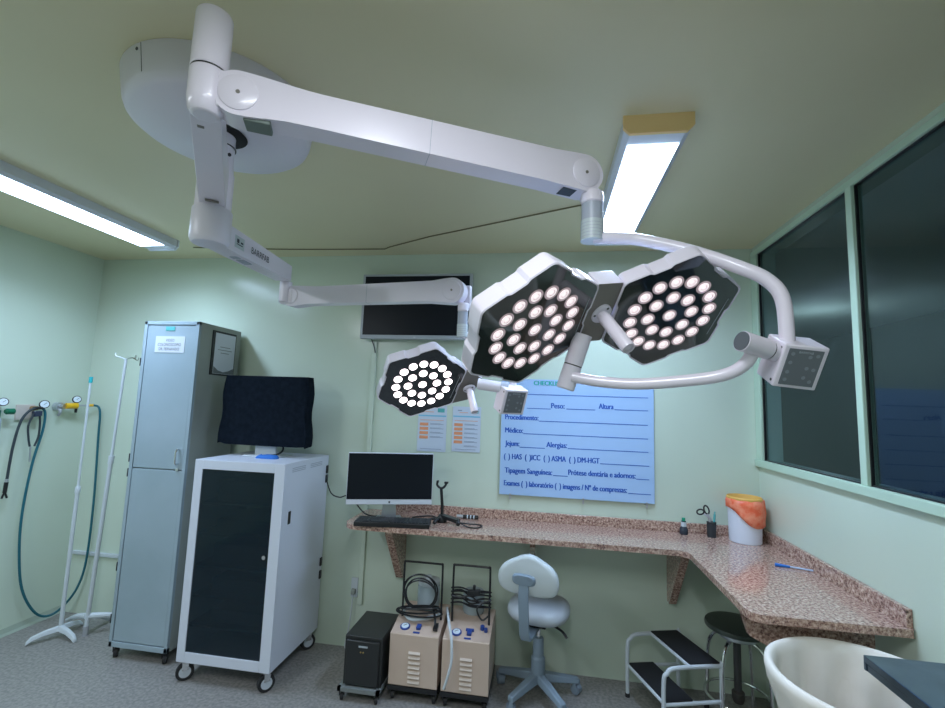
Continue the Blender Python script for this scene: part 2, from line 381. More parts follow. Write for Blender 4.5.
def spring_arm(P0, P1, thick, r0, r1, h0, h1, sd, name='spring_arm'):
    """P0,P1 pivot centres on the arm's mid plane"""
    ax = (P1 - P0); ln = ax.length; ax.normalize(); u = sd.cross(ax)
    if u.z < 0: u = -u
    poly = []
    for k in range(0, 17):
        a = PI/2 + PI*k/16; poly.append((r0*math.cos(a), r0*math.sin(a)))
    f = lambda t: (t*t*(3 - 2*t))
    for k in range(1, 6): t = k/6; poly.append((ln*.14*t, -(r0 + (h0 - r0)*f(t))))
    poly.append((ln*.2, -h0)); poly.append((ln*.86, -h1))
    for k in range(0, 17):
        a = -PI/2 + PI*k/16; poly.append((ln + r1*math.cos(a), r1*math.sin(a)))
    for k in range(1, 6): t = k/6; poly.append((ln*(1 - .14*t), (r1 + (h1 - r1)*f(t))))
    poly.append((ln*.80, h1)); poly.append((ln*.2, h0))
    for k in range(1, 5): t = 1 - k/5; poly.append((ln*.2*t, (r0 + (h0 - r0)*f(t))))
    mb = MB(); mb.prism(poly, P0 + sd*thick/2, ax, u, -sd, thick)
    o = mb.build(name, WHITE, L, bevel=.007, seg=3)
    for P, r in ((P0, r0), (P1, r1)):
        q = MB(); q.lathe([(r*.78, 0), (r*.78, .002), (r*.74, .0035)], P + sd*thick/2, sd, n=32)
        q.cyl(P + sd*(thick/2 + .003), P + sd*(thick/2 + .005), r*.085, n=12, mi=1)
        q.build('pivot_cap', [WHITE, HUBG], L)
    q = MB(); q.obox(P0 + ax*ln*.5, ax, sd, u, .0006, thick/2 + .0006, (h0 + h1)/2 + .0006); q.build('arm_seam', LGREY, L)
    return ax, u
P1c = Lc + A1
a1, u1 = spring_arm(Lc, P1c, .066, .056, .056, .045, .050, Sd)
# black gap and spring housing under left pivot
mb = MB(); mb.obox(Lc + a1*.045 - u1*.048, a1, Sd, u1, .030, .026, .012); mb.build('arm_recess', mat('recess', (.16, .20, .18), .5), L, bevel=.003)
mb = MB(); mb.obox(P1c - a1*.045 - u1*.052, a1, Sd, u1, .022, .022, .003); mb.build('service_plug', BLACK, L)
# end bracket 1
def end_post(x, y, zt, z1, z2, z3, r, P, ax, sd, rr):
    mb = MB(); base = V((x, y, z1))
    mb.lathe([(r*1.02, 0), (r*1.02, .03), (r*.9, .04)], (x, y, z1), n=28)
    bk_ = -sd*(rr*.72 + .004)
    mb.obox(V((x, y, (zt + z1)/2 + .008)) + bk_*.9 + ax*r*.45, ax, sd, (0, 0, 1), r*.62, r*.55, (zt - z1)/2 - .008)
    mb.obox(V((x, y, z1 + .030)) + bk_*.45 + ax*r*.1, ax, sd, (0, 0, 1), r*.8, rr*.42, .012)
    mb.cyl(P + bk_*.75, P + bk_*1.5, rr*.8, n=28)
    mb.build('end_bracket', WHITE, L, bevel=.006)
    MB().cyl((x, y, z1), (x, y, z2), r*.97, n=28).build('swivel', LGREY, L)
    mb = MB(); mb.cyl((x, y, z2 - .001), (x, y, z3), r*1.03, n=28)
    for k in range(5): mb.lathe([(r*1.04, z2 - .012 - k*(z2 - z3)*.16), (r*1.04, z2 - .0135 - k*(z2 - z3)*.16)], (x, y, 0), n=28, mi=1)
    tag(mb.build('swivel_label', [LABELP, LGREY], L), 'swivel wrapped in a printed label')
E1 = V((3.541, -1.652, 0))
end_post(E1.x, E1.y, 2.315, 2.178, 2.127, 2.066, .032, P1c, a1, Sd, .05)
# --- lower hub and extension arm 2
mb = MB(); mb.lathe([(.052, 2.083), (.058, 2.088), (.0615, 2.10), (.0615, 2.199), (.059, 2.203)], (SX, SY, 0), n=40); mb.build('hub', WHITE2, L)
F2 = V((2.205, -1.075, 2.150)); N2 = V((SX, SY, 2.128)); d2 = (F2 - N2).normalized(); s2 = V((d2.y, -d2.x, 0)).normalized(); up2 = s2.cross(d2)
mb = MB(); l2 = (F2 - N2).length
mb.prism([(0, -.043), (l2*.2, -.043), (l2, -.033), (l2, .037), (l2*.2, .043), (0, .043)], N2 - s2*.036, d2, up2, s2, .072)
mb.build('extension_arm', WHITE2, L, bevel=.005)
mb = MB()
for t_ in (.28, .36, .42): mb.obox(N2 + d2*l2*t_ - up2*.0425, d2, s2, up2, .014, .014, .002)
mb.build('service_plug', LGREY, L)
fo = N2 + s2*.0362
text_mesh([('BARRFAB', .205, -.012, .145, .026)], fo, d2, up2, DKTXT, 'lettering', L)
mb = MB(); mb.obox(fo + d2*.120, d2, up2, s2, .032, .022, .0006); mb.build('sticker', LABELP, L)
mb = MB(); mb.obox(fo + d2*.108 + up2*.004 + s2*.001, d2, up2, s2, .007, .007, .0005); mb.obox(fo + d2*.120 - up2*.008 + s2*.001, d2, up2, s2, .02, .0016, .0005)
mb.obox(fo + d2*.135 + up2*.002 + s2*.001, d2, up2, s2, .008, .003, .0005); mb.build('sticker_print', DKTXT, L)
L2 = V((2.240, -1.062, 2.050)); R2 = V((3.027, -1.185, 2.042)); A2 = (R2 - L2).normalized(); sd2 = V((A2.y, -A2.x, 0)).normalized()
mb = MB(); mb.cyl((2.205, -1.05, 2.02), (2.205, -1.05, 2.12), .028, n=24); mb.obox((2.218, -1.040, 2.050), A2, sd2, (0, 0, 1), .034, .022, .036)
mb.build('arm_joint', WHITE, L, bevel=.004)
a2, u2 = spring_arm(L2 - sd2*.028, R2 - sd2*.028, .052, .048, .053, .040, .043, sd2)
end_post(3.072, -1.155, 2.075, 1.955, 1.905, 1.852, .0215, R2 - sd2*.028, a2, sd2, .045)

# --- light heads
RR = .1165
def head(cen, U, Vv, N, bright, glass, name='light_head'):
    cen = V(cen); U = V(U); N = V(N).normalized(); U = (U - N*U.dot(N)).normalized(); Vv = N.cross(U)
    if Vv.dot(V(_v[0])) < 0: Vv = -Vv
    def P(x, y, c): return cen + U*x*RR + Vv*y*RR + N*c
    def outline(sc, c, inset=.055, rec=True):
        pts = []; R0 = 1.765*sc
        cs = [V((math.cos(math.radians(45.5 + 60*k)), math.sin(math.radians(45.5 + 60*k)), 0))*R0 for k in range(6)]
        for k in range(6):
            A, B = cs[k], cs[(k + 1) % 6]; e = (B - A); inn = (-(A + B)/2).normalized()
            for t, i in ((.012, .0), (.05, -.012), (.34, 0), (.39, 1), (.61, 1), (.66, 0), (.95, -.012), (.988, 0)):
                q = A + e*t + inn*(inset*i if i >= 0 else inset*-.0)
                if t in (.012, .988): q = q + (-(A if t < .5 else B)).normalized()*.02*sc
                pts.append(P(q.x, q.y, c))
        return pts
    org = cen
    mb = MB()
    rg = [outline(.965, .001), outline(.985, -.003), outline(1.0, .000), outline(1.0, .040), outline(.985, .050), outline(.93, .058)]
    mb.rings(rg, 0, False, True)
    h = mb.build(name, WHITE, L, sharp=28, org=org)
    MB().add(outline(.968, -.0005), [tuple(range(48))]).build('glass_cover', glass, h, smooth=False)
    # LEDs
    lm = MB(); n = 18
    K_ = .96 if bright else 1.08
    def ring(r, c): r = r*K_; return [(U*math.cos(2*PI*k/n) + Vv*math.sin(2*PI*k/n))*r - N*c for k in range(n)]
    lm.rings([ring(.0192, .0008), ring(.0192, .0022), ring(.0178, .0032)], 0, False, False)
    if bright:
        lm.rings([ring(.0178, .0032), ring(.012, .0042)], 1, False, True)
    else:
        lm.rings([ring(.0178, .0032), ring(.0135, .0018)], 0, False, False)
        lm.rings([ring(.0135, .0018), ring(.0110, .0026), ring(.0085, .0030)], 1, False, False)
        lm.rings([ring(.0085, .0030), ring(.0070, .0022)], 0, False, False)
        lm.rings([ring(.0070, .0022), ring(.0042, .0044)], 1, False, True)
    proto = lm.build('led_lens', [LEDR2, LEDC2] if bright else [LEDR, LEDC], None, org=(0, 0, 0)); me = proto.data
    bpy.data.objects.remove(proto)
    pos = [(math.cos(-i*PI/8), math.sin(-i*PI/8)) for i in range(16)] + [(.55*math.cos(-i*PI/4), .55*math.sin(-i*PI/4)) for i in range(8)] + [(0, 0)]
    for x, y in pos:
        o = bpy.data.objects.new('led_lens', me); COL.objects.link(o); o.parent = h; o.location = (U*x + Vv*y)*RR
    # fine slot mark on the glass
    P2 = lambda k, s: P(math.cos(math.radians(k))*s, math.sin(math.radians(k))*s, -.0012)
    a, b = P2(-82, 1.45), P2(-128, 1.45)
    MB().tube([a, b], .0009, n=5, smooth=False).build('sensor_slot', PANELT, h)
    return P, h
_v = [0]
_v[0] = (-.826, -.326, -.460); PL, HL = head((3.383, -1.813, 1.775), (.027, -.837, .546), None, (-.563, .439, .700), False, GLASSL)
_v[0] = (-.970, -.126, -.209); PR, HR = head((3.765, -1.609, 1.855), (-.034, -.777, .629), None, (-.242, .617, .749), False, GLASSD)
_v[0] = (-.898, -.413, -.148); PS, HS = head((2.883, -1.039, 1.658), (.195, -.679, .708), None, (-.393, .607, .691), True, GLASSD)
tag(HL, 'left head of the large pair with lit lenses'); tag(HR, 'right head of the large pair with lit lenses'); tag(HS, 'small separate head with brightest lenses')
def cr(P, ang, r, c): return P(math.cos(math.radians(ang))*r, math.sin(math.radians(ang))*r, c)
# centre hub between the two big heads
R0 = 1.765
a0, b0 = cr(PL, -74.5, R0, .004), cr(PL, -134.5, R0, .004); c0, d0 = cr(PR, 45.5, R0, .004), cr(PR, 105.5, R0, .004)
Nm = V((-.41, .54, .735)).normalized()
def hub(a, b, c, d, back):
    mb = MB(); f = [a, b, d, c]; g = [p + Nm*back for p in f]
    mb.add(f, [(0, 1, 2, 3)], 0)
    mb.add(f + g, [(0, 4, 5, 1), (1, 5, 6, 2), (2, 6, 7, 3), (3, 7, 4, 0), (4, 5, 6, 7)], 1)
    return mb.build('centre_hub', [HUBG, WHITE], L, bevel=.003)
hub(a0, b0, c0, d0, .06)
hc = (a0 + b0 + c0 + d0)/4
def handle(c, dirn, ln, rf, rh):
    mb = MB(); mb.lathe([(rf, 0), (rf, .006), (rf*.92, .009), (rh*1.15, .010)], c, dirn, n=28)
    for k in range(3):
        e = dirn.orthogonal().normalized(); e2 = dirn.cross(e); a = 2*PI*k/3 + .5
        q = c + (e*math.cos(a) + e2*math.sin(a))*rf*.75 + dirn*.0085
        mb.cyl(q, q + dirn*.0015, .004, n=8, mi=1)
    h = mb.build('handle_flange', [WHITE2, BLACK], L)
    mb = MB(); mb.lathe([(rh*.8, .008), (rh, .03), (rh*1.02, ln - .004), (rh*.97, ln), (rh*.8, ln), (rh*.78, ln - .006)], c, dirn, n=28)
    mb.build('handle', WHITE, L)
handle(hc + V((.003, 0, .003)), -Nm, .150, .031, .0182)
# rear gimbal tube of large lamp
Eb = V((3.468, -1.662, 1.630)); Et = V((3.516, -1.672, 1.785)); 
mb = MB(); dE = (Eb - Et).normalized(); lE = (Eb - Et).length
mb.lathe([(.026, 0), (.026, lE*.55)], Et, dE, n=28); mb.lathe([(.0248, lE*.55), (.0248, lE*.57)], Et, dE, n=28, mi=1, cap0=False, cap1=False)
mb.lathe([(.026, lE*.57), (.026, lE - .004), (.023, lE)], Et, dE, n=28)
mb.build('gimbal_tube', [WHITE2, BLACK], L)
# upper yoke
MB().tube([(3.545, -1.652, 2.077), (3.60, -1.655, 2.073), (3.675, -1.658, 2.065), (3.799, -1.694, 2.018), (3.900, -1.757, 1.950), (3.955, -1.778, 1.910), (3.983, -1.789, 1.855), (3.988, -1.79, 1.74)], .0172, n=16).build('yoke', WHITE, L)
# lower yoke
MB().tube([(3.903, -1.815, 1.735), (3.892, -1.800, 1.702), (3.860, -1.779, 1.676), (3.799, -1.756, 1.661), (3.661, -1.715, 1.647), (3.561, -1.691, 1.652), (3.485, -1.680, 1.664)], .0155, n=16).build('yoke', WHITE, L)
mb = MB(); mb.cyl((3.868, -1.836, 1.748), (3.936, -1.806, 1.733), .0245, n=28); mb.cyl((3.9365, -1.806, 1.733), (3.9385, -1.805, 1.7325), .0235, n=28, mi=1); mb.cyl((3.938, -1.805, 1.7325), (3.968, -1.79, 1.728), .0245, n=28)
mb.cyl((3.8658, -1.837, 1.7485), (3.8683, -1.836, 1.748), .0225, n=28, mi=2)
mb.build('yoke_joint', [WHITE, BLACK, PANEL], L)
BTN = mat('button_print', (.22, .25, .28), .5)
def control_box(c, X, Y, Zb, w, h, d, name='control_box'):
    c, X, Y, Zb = V(c), V(X).normalized(), V(Y).normalized(), V(Zb).normalized()
    X = X; Y = (Y - X*Y.dot(X)).normalized(); Zb = (Zb - X*Zb.dot(X) - Y*Zb.dot(Y)).normalized()
    mb = MB(); mb.obox(c + Zb*d/2, X, Y, Zb, w/2, h/2, d/2)
    b = mb.build(name, WHITE, L, bevel=.004, seg=3)
    mb = MB(); mb.obox(c - Zb*.0012, X, Y, Zb, w*.39, h*.42, .0008); p = mb.build('control_panel', PANEL, b, bevel=.0005)
    for x, y in [(-.28, -.30), (-.28, -.1), (-.28, .12), (-.28, .3), (.28, -.30), (.12, -.26), (.12, 0), (.28, .02), (.12, .22), (.28, .3)]:
        MB().cyl(c - Zb*.0021 + X*x*w + Y*y*h, c - Zb*.0024 + X*x*w + Y*y*h, w*.045, n=12).build('button', BTN, b)
    text_mesh([('BARRFAB', -.16*w, .33*h, .32*w, .035*w*1.6)], c - Zb*.0015, X, -Y, PANELT, 'lettering', b, off=.001)
    for s_ in (-.38, .38):
        q = c - X*w/2 + Y*h*s_ + Zb*d*.15; MB().cyl(q, q - X*.001, .0035, n=10).build('screw', BLACK, b)
control_box((4.006, -1.808, 1.690), (.993, .082, -.091), (-.118, .435, -.893), (-.033, .897, .441), .099, .108, .084)
control_box((3.286, -1.025, 1.592), (.819, .574, -.002), (-.221, .312, -.924), (-.529, .757, .382), .114, .112, .070)
# small lamp hub, handle, tube, yoke
a0, b0 = cr(PS, -74.5, R0, .004), cr(PS, -134.5, R0, .004)
ed = (cr(PS, -104.5, 1, 0) - cr(PS, -104.5, 0, 0)).normalized()
m_ = (a0 + b0)/2
c0 = a0*.6 + m_*.4 + ed*.095; d0 = b0*.72 + m_*.28 + ed*.068
hub(a0, b0, c0, d0, .045)
handle((a0 + b0)/2 + ed*.050 - Nm*.002, V((.30, -.45, -.84)).normalized(), .128, .029, .0165)
MB().cyl((3.125, -1.02, 1.668), (3.225, -1.015, 1.655), .024, n=24).build('gimbal_tube', WHITE2, L)
MB().cyl((3.222, -1.015, 1.655), (3.255, -1.01, 1.652), .026, n=24).build('yoke_joint', LGREY, L)
MB().tube([(3.072, -1.155, 1.868), (3.11, -1.10, 1.855), (3.19, -.99, 1.84), (3.25, -.955, 1.80), (3.272, -.965, 1.72), (3.275, -.985, 1.64)], .016, n=14).build('yoke', WHITE, L)

# ================================================================== BACK WALL
# wall television
T = thing('wall_monitor', (2.555, 0, 2.0), 'black flat screen with thin silver frame mounted high on the back wall', 'monitor')
mb = MB(); mb.box(2.17, 2.93, -.075, -.04, 1.995, 2.44); mb.build('casing', mat('silver_plastic', (.42, .46, .50), .4), T, bevel=.004)
MB().box(2.188, 2.912, -.0765, -.074, 2.022, 2.424).build('screen', SCREEN, T, smooth=False)
MB().box(2.40, 2.70, -.04, 0, 2.1, 2.35).build('wall_bracket', BLACK, T)
MB().box(2.545, 2.56, -.0775, -.0755, 2.003, 2.012).build('logo_plate', SILVER, T)
MB().tube([(2.24, -.045, 2.0), (2.25, -.030, 1.97), (2.262, -.025, 1.93), (2.266, -.023, 1.905)], .004, n=6).build('power_cord', BLACK, T)
# conduit pipe
mb = MB(); mb.box(2.240, 2.272, -.018, 0, .27, 1.985)
tag(mb.build('cable_duct', WALL, bevel=.003), 'slim vertical cable duct below the wall monitor', 'cable duct')
# outlets under counter
T = thing('wall_outlet', (2.225, 0, .33), 'white wall socket with hanging plug under the left end of the counter', 'socket')
MB().box(2.190, 2.236, -.012, 0, .31, .43).build('face_plate', TUBEW, T, bevel=.003)
MB().box(2.200, 2.226, -.035, -.012, .335, .365).build('plug', mat('plug_grey', (.35, .38, .36), .5), T, bevel=.003)
MB().tube([(2.213, -.03, .335), (2.21, -.03, .25), (2.20, -.04, .12), (2.19, -.05, .02), (2.26, -.08, .008), (2.30, -.12, .008)], .004, n=6).build('plug_lead', TUBEW, T)
# horizontal duct left
tag(MB().box(.06, .84, -.02, 0, .405, .43).build('cable_duct', TUBEW, bevel=.003), 'white horizontal duct low on the back wall behind the drip stands', 'cable duct')
# checklist board
T = thing('checklist_board', (3.61, 0, 1.02), 'light blue glossy surgery checklist board with blue lettering on the back wall', 'board')
MB().box(3.140, 4.077, -.020, -.014, 1.022, 1.752).build('panel', BOARD, T, bevel=.001)
U_, V_ = (1, 0, 0), (0, 0, 1)
h = .034
tx = [('Peso:', 3.456, 1.572, .082, h), ('Altura', 3.749, 1.579, .088, h), ('Procedimento:', 3.166, 1.492, .21, h), ('M\u00e9dico:', 3.168, 1.408, .112, h),
      ('Jejum:', 3.17, 1.325, .089, h), ('Alergias:', 3.430, 1.328, .126, h), ('(  ) HAS  (  )ICC  (  ) ASMA  (  ) DM-HGT', 3.165, 1.243, .588, h),
      ('Tipagem Sangu\u00ednea:', 3.172, 1.157, .295, h), ('Pr\u00f3tese dent\u00e1ria e adornos:', 3.567, 1.165, .400, h),
      ('Exames (  ) laborat\u00f3rio (  ) imagens / N\u00ba de compressas:', 3.169, 1.078, .747, h)]
text_mesh(tx, (0, -.0202, 0), U_, V_, TXT, 'lettering', T, bold=.0016)
text_mesh([('CHECKLIST', 3.344, 1.716, .18, .028)], (0, -.0202, 0), U_, V_, TXTG, 'heading', T, bold=.0016)
mb = MB()
for x0, x1, z in [(3.216, 4.043, 1.655), (3.302, 3.453, 1.566), (3.55, 3.727, 1.57), (3.843, 4.042, 1.576), (3.379, 4.041, 1.488), (3.283, 4.041, 1.405),
                  (3.262, 3.42, 1.319), (3.561, 4.043, 1.325), (3.757, 4.047, 1.2425), (3.474, 3.563, 1.155), (3.970, 4.046, 1.162), (3.925, 4.055, 1.075)]:
    mb.box(x0, x1, -.0212, -.0205, z - .002, z + .002)
mb.build('ruled_lines', TXT, T, smooth=False)
for x in (3.209, 3.658, 4.031):
    mb = MB(); mb.cyl((x, -.002, 1.012), (x, -.022, 1.012), .005, n=8); mb.box(x - .005, x + .005, -.026, -.022, .995, 1.03); mb.build('hook', SILVER, T)
# info sheets
def sheet(x0, x1, z0, z1, n_or, label):
    T = thing('info_sheet', ((x0 + x1)/2, 0, z0), label, 'paper', None)
    MB().box(x0, x1, -.004, -.001, z0, z1).build('page', PAPER, T, smooth=False)
    w, hh = x1 - x0, z1 - z0
    mb = MB(); B = lambda a, b, c, d, mi: mb.box(x0 + a*w, x0 + b*w, -.0050, -.0042, z0 + c*hh, z0 + d*hh, mi)
    B(.02, .98, .765, .795, 0)          # cyan band
    B(.68, .92, .86, .95, 1); B(.18, .33, .90, .925, 2); B(.24, .55, .86, .872, 3)
    B(.08, .9, .68, .69, 3)
    for k in range(n_or): z = .56 - k*.095; B(.07, .37, z, z + .065, 3)
    for k in range(n_or + (1 if n_or > 4 else 0)):
        z = .59 - k*.095; B(.43, .9, z, z + .01, 2); B(.43, .8, z + .02, z + .027, 2)
    B(.12, .85, .05, .06, 2)
    mb.build('print', [CYANP, TEALP, mat('soft_ink', (.30, .36, .48), .6), ORANGE], T, smooth=False)
sheet(2.585, 2.778, 1.262, 1.560, 4, 'left information sheet taped to back wall with four orange entries')
sheet(2.818, 3.005, 1.270, 1.562, 5, 'right information sheet taped to back wall with five orange entries')

# ================================================================== COUNTER
CZ = .870
T = thing('granite_counter', (3.5, -.2, CZ), 'L shaped speckled pink granite counter along back and window walls', 'counter')
cx0, cy0, ry = 2.27, -.405, -1.13; rx = 4.150
def arc(cx, cy, r, a0, a1, n=6): return [(cx + r*math.cos(math.radians(a0 + (a1 - a0)*k/n)), cy + r*math.sin(math.radians(a0 + (a1 - a0)*k/n))) for k in range(n + 1)]
poly = [(RW - .003, -.003), (cx0 + .03, -.003)] + [(cx0, -.04)] + arc(cx0 + .09, cy0 + .09, .09, 180, 270) + [(rx - .03, cy0), (rx, cy0 - .03)] + arc(rx + .05, ry + .05, .05, 180, 270) + [(RW - .003, ry)]
MB().prism(poly, (0, 0, CZ - .028), (1, 0, 0), (0, 1, 0), (0, 0, 1), .028).build('worktop', GRAN, T, bevel=.009, seg=3)
MB().box(2.44, RW - .022, -.022, -.001, CZ, CZ + .055).build('backsplash', GRAN, T, bevel=.002)
MB().box(RW - .021, RW - .001, ry + .01, -.001, CZ, CZ + .062).build('backsplash', GRAN, T, bevel=.002)
for x, w_, h_ in ((2.50, .045, .37), (3.345, .03, .2), (4.145, .04, .37)):
    mb = MB(); mb.prism([(0, CZ - .029), (-.30, CZ - .029), (-.30, CZ - .075), (-.045, CZ - .029 - h_), (0, CZ - .029 - h_)], (x, -.001, 0), (0, 1, 0), (0, 0, 1), (1, 0, 0), w_)
    mb.build('bracket', GRAN, T)
mb = MB(); mb.prism([(0, CZ - .029), (-.45, CZ - .029), (-.42, CZ - .12), (-.05, CZ - .30), (0, CZ - .30)], (RW - .06, -1.02, 0), (1, 0, 0), (0, 0, 1), (0, 1, 0), .03)
mb.build('bracket', GRAN, T)

# desk monitor
T = thing('desktop_monitor', (2.51, -.24, CZ), 'black desktop monitor with white chin standing on the left end of the counter', 'monitor')
ml = V((2.273, -.372, 0)); mr_ = V((2.752, -.215, 0)); mx_ = (mr_ - ml).normalized(); my_ = V((-mx_.y, mx_.x, 0)); mw = (mr_ - ml).length; mc = (ml + mr_)/2
MB().obox(mc + my_*.018 + V((0, 0, 1.120)), mx_, my_, (0, 0, 1), mw/2, .017, .150).build('casing', mat('monitor_white', (.68, .72, .80), .4), T, bevel=.003)
MB().obox(mc + my_*.0005 + V((0, 0, 1.134)), mx_, my_, (0, 0, 1), mw/2 - .003, .0012, .133).build('screen', SCREEN, T, smooth=False)
MB().obox(mc - my_*.0002 + V((0, 0, .985)), mx_, my_, (0, 0, 1), .005, .0012, .005).build('logo', DKTXT, T)
mb = MB(); mb.prism([(-.045, .006), (.045, .006), (.03, .20), (-.03, .20)], mc + my_*.036 + V((0, 0, CZ)), mx_, (0, 0, 1), my_, .02); mb.build('neck', SILVER, T, bevel=.002)
mb = MB(); mb.prism([(-.09, -.06), (.09, -.06), (.07, .10), (-.07, .10)], mc + my_*.04 + V((0, 0, CZ)), mx_, my_, (0, 0, 1), .008); mb.build('stand_foot', SILVER, T, bevel=.002)
# keyboard
T = thing('keyboard', (2.53, -.285, CZ), 'black keyboard lying on the counter in front of the desktop monitor', 'keyboard')
ka = math.radians(8); kx = V((math.cos(ka), math.sin(ka), 0)); ky = V((-math.sin(ka), math.cos(ka), 0)); kc = V((2.560, -.345, CZ + .014))
mb = MB(); mb.obox(kc, kx, ky, (0, 0, 1), .215, .065, .0135); mb.build('body', BLACK, T, bevel=.004)
for r_ in range(6):
    for k in range(21):
        if r_ == 0 and 4 <= k <= 9: continue
        xx = -.200 + k*.0199
        if k >= 15: xx += .006
        wd = .0085
        mb = MB() if k == 0 else mb
        if r_ == 0 and k == 10:
            mb.build('key_row', bpy.data.materials.get('key_black') or mat('key_black', (.02, .024, .03), .5), T); mb = MB()
        mb.obox(kc + kx*xx + ky*(-.050 + r_*.0195) + V((0, 0, .0152)), kx, ky, (0, 0, 1), wd, .0078, .002)
    mb.build('key_row', bpy.data.materials['key_black'], T)
mb = MB(); mb.obox(kc + ky*-.050 + kx*-.07 + V((0, 0, .0152)), kx, ky, (0, 0, 1), .05, .0078, .002); mb.build('space_bar', bpy.data.materials['key_black'], T)

# phone holder stand
T = thing('phone_stand', (2.81, -.2, CZ), 'black upright phone holder with open claw on the counter beside monitor', 'phone holder')
MB().tube([(2.815, -.2, CZ + .03), (2.814, -.2, CZ + .09), (2.803, -.2, 1.07)], .009, n=10).build('post', BLACK, T)
mb = MB(); mb.tube([(2.780, -.2, 1.105), (2.777, -.2, 1.088), (2.788, -.2, 1.074), (2.803, -.2, 1.068), (2.818, -.2, 1.073), (2.828, -.2, 1.085), (2.834, -.2, 1.098)], .007, n=8)
mb.obox((2.834, -.2, 1.102), (1, 0, 0), (0, 1, 0), (0, 0, 1), .011, .01, .005); mb.obox((2.780, -.2, 1.106), (1, 0, 0), (0, 1, 0), (0, 0, 1), .006, .01, .006); mb.build('claw', BLACK, T)
mb = MB(); mb.lathe([(.03, .0), (.032, .02), (.018, .045)], (2.815, -.2, CZ), n=18); mb.obox((2.87, -.225, CZ + .03), (.9, -.4, -.1), (0.4, .9, 0), (0, 0, 1), .06, .02, .010); 
mb.tube([(2.80, -.24, CZ + .03), (2.785, -.275, CZ + .01)], .012, n=8); mb.tube([(2.92, -.25, CZ + .025), (2.93, -.275, CZ + .01)], .012, n=8); mb.build('clamp_base', BLACK, T, bevel=.002)
tag(MB().tube([(2.93, -.235, CZ + .012), (2.99, -.22, CZ + .006), (3.04, -.215, CZ + .004), (3.065, -.24, CZ + .004), (3.04, -.29, CZ + .004), (2.99, -.285, CZ + .004), (2.94, -.25, CZ + .012)], .004, n=8).build('cable_loop', BLACK), 'black loop of cable lying on the counter right of phone holder', 'cable')
T = thing('marker_pen', (2.96, -.085, CZ), 'black and silver striped marker lying on the counter behind the cable loop', 'pen')
MB().cyl((2.925, -.085, CZ + .013), (3.02, -.08, CZ + .013), .012, n=14).build('barrel', BLACK, T)
MB().cyl((2.885, -.087, CZ + .013), (2.925, -.085, CZ + .013), .011, n=14).build('cap', SILVER, T)
mb = MB()
for k in range(3): mb.cyl((2.95 + k*.02, -.085, CZ + .013), (2.957 + k*.02, -.085, CZ + .013), .0125, n=14)
mb.build('stripes', TUBEW, T)
tag(MB().tube([(2.62, -.16, CZ + .005), (2.70, -.10, CZ + .005), (2.76, -.12, CZ + .006), (2.72, -.19, CZ + .005), (2.78, -.15, CZ + .005), (2.86, -.10, CZ + .005)], .0045, n=8).build('cable', BLACK), 'black cable tangled on the counter between monitor and phone holder', 'cable')
tag(MB().tube([(1.99, -.06, 1.06), (2.05, -.10, .975), (2.12, -.12, .955), (2.2, -.14, .97), (2.33, -.20, .885), (2.45, -.2, .877)], .004, n=8).build('monitor_lead', BLACK), 'black lead sagging between the white rack cabinet and desktop monitor', 'cable')

# pen cup, scissors, pens, glue
T = thing('pen_cup', (4.375, -.075, CZ), 'black mesh pen cup on the counter near the corner', 'pen cup')
mb = MB(); mb.lathe([(.023, 0), (.025, .08), (.023, .08), (.021, .006)], (4.375, -.075, CZ), n=24); mb.build('cup', mat('mesh_black', (.03, .035, .04), .5), T)
mb = MB(); mb.lathe([(.0255, .078), (.0265, .080), (.0255, .083)], (4.375, -.075, CZ), n=24); mb.build('rim', BLACK, T)
T = thing('scissors', (4.365, -.08, CZ + .01), 'black handled scissors standing in the pen cup', 'scissors')
def loop(c, rx_, rz_, tilt):
    return [V(c) + V((math.cos(a)*rx_*math.cos(tilt) - math.sin(a)*rz_*math.sin(tilt), 0, math.cos(a)*rx_*math.sin(tilt) + math.sin(a)*rz_*math.cos(tilt))) for a in [2*PI*k/10 for k in range(10)]]
MB().tube(loop((4.315, -.08, CZ + .136), .019, .014, .2), .0045, n=8, closed=True).build('handle_loop', BLACK, T)
MB().tube(loop((4.348, -.08, CZ + .150), .013, .024, .3), .0045, n=8, closed=True).build('handle_loop', BLACK, T)
mb = MB(); mb.tube([(4.334, -.08, CZ + .128), (4.362, -.08, CZ + .10), (4.372, -.08, CZ + .012)], .006, n=8); mb.tube([(4.352, -.082, CZ + .128), (4.366, -.082, CZ + .10), (4.366, -.082, CZ + .012)], .005, n=8); mb.build('blades', SILVER, T)
T = thing('teal_pen', (4.388, -.075, CZ + .01), 'teal pen standing in the pen cup beside scissors', 'pen')
MB().cyl((4.386, -.070, CZ + .01), (4.396, -.068, CZ + .125), .006, n=12).build('barrel', TEALP, T)
MB().cyl((4.396, -.068, CZ + .122), (4.398, -.067, CZ + .14), .0035, n=12).build('tip', TEALP, T)
T = thing('white_pen', (4.38, -.06, CZ + .01), 'short white capped pen standing in the pen cup', 'pen')
MB().cyl((4.378, -.055, CZ + .01), (4.376, -.055, CZ + .098), .007, n=12).build('barrel', TUBEW, T)
MB().cyl((4.376, -.055, CZ + .096), (4.376, -.055, CZ + .104), .0055, n=12).build('cap', TUBEW, T)
T = thing('eye_drop_bottle', (4.228, -.06, CZ), 'small dark bottle with white label and green cap on the counter', 'bottle')
MB().lathe([(.021, 0), (.023, .004), (.023, .03), (.014, .045), (.013, .075)], (4.228, -.06, CZ), n=20).build('bottle_body', mat('dark_bottle', (.03, .04, .06), .25), T)
MB().lathe([(.0145, .035), (.0145, .07)], (4.228, -.06, CZ), n=20).build('paper_label', TUBEW, T)
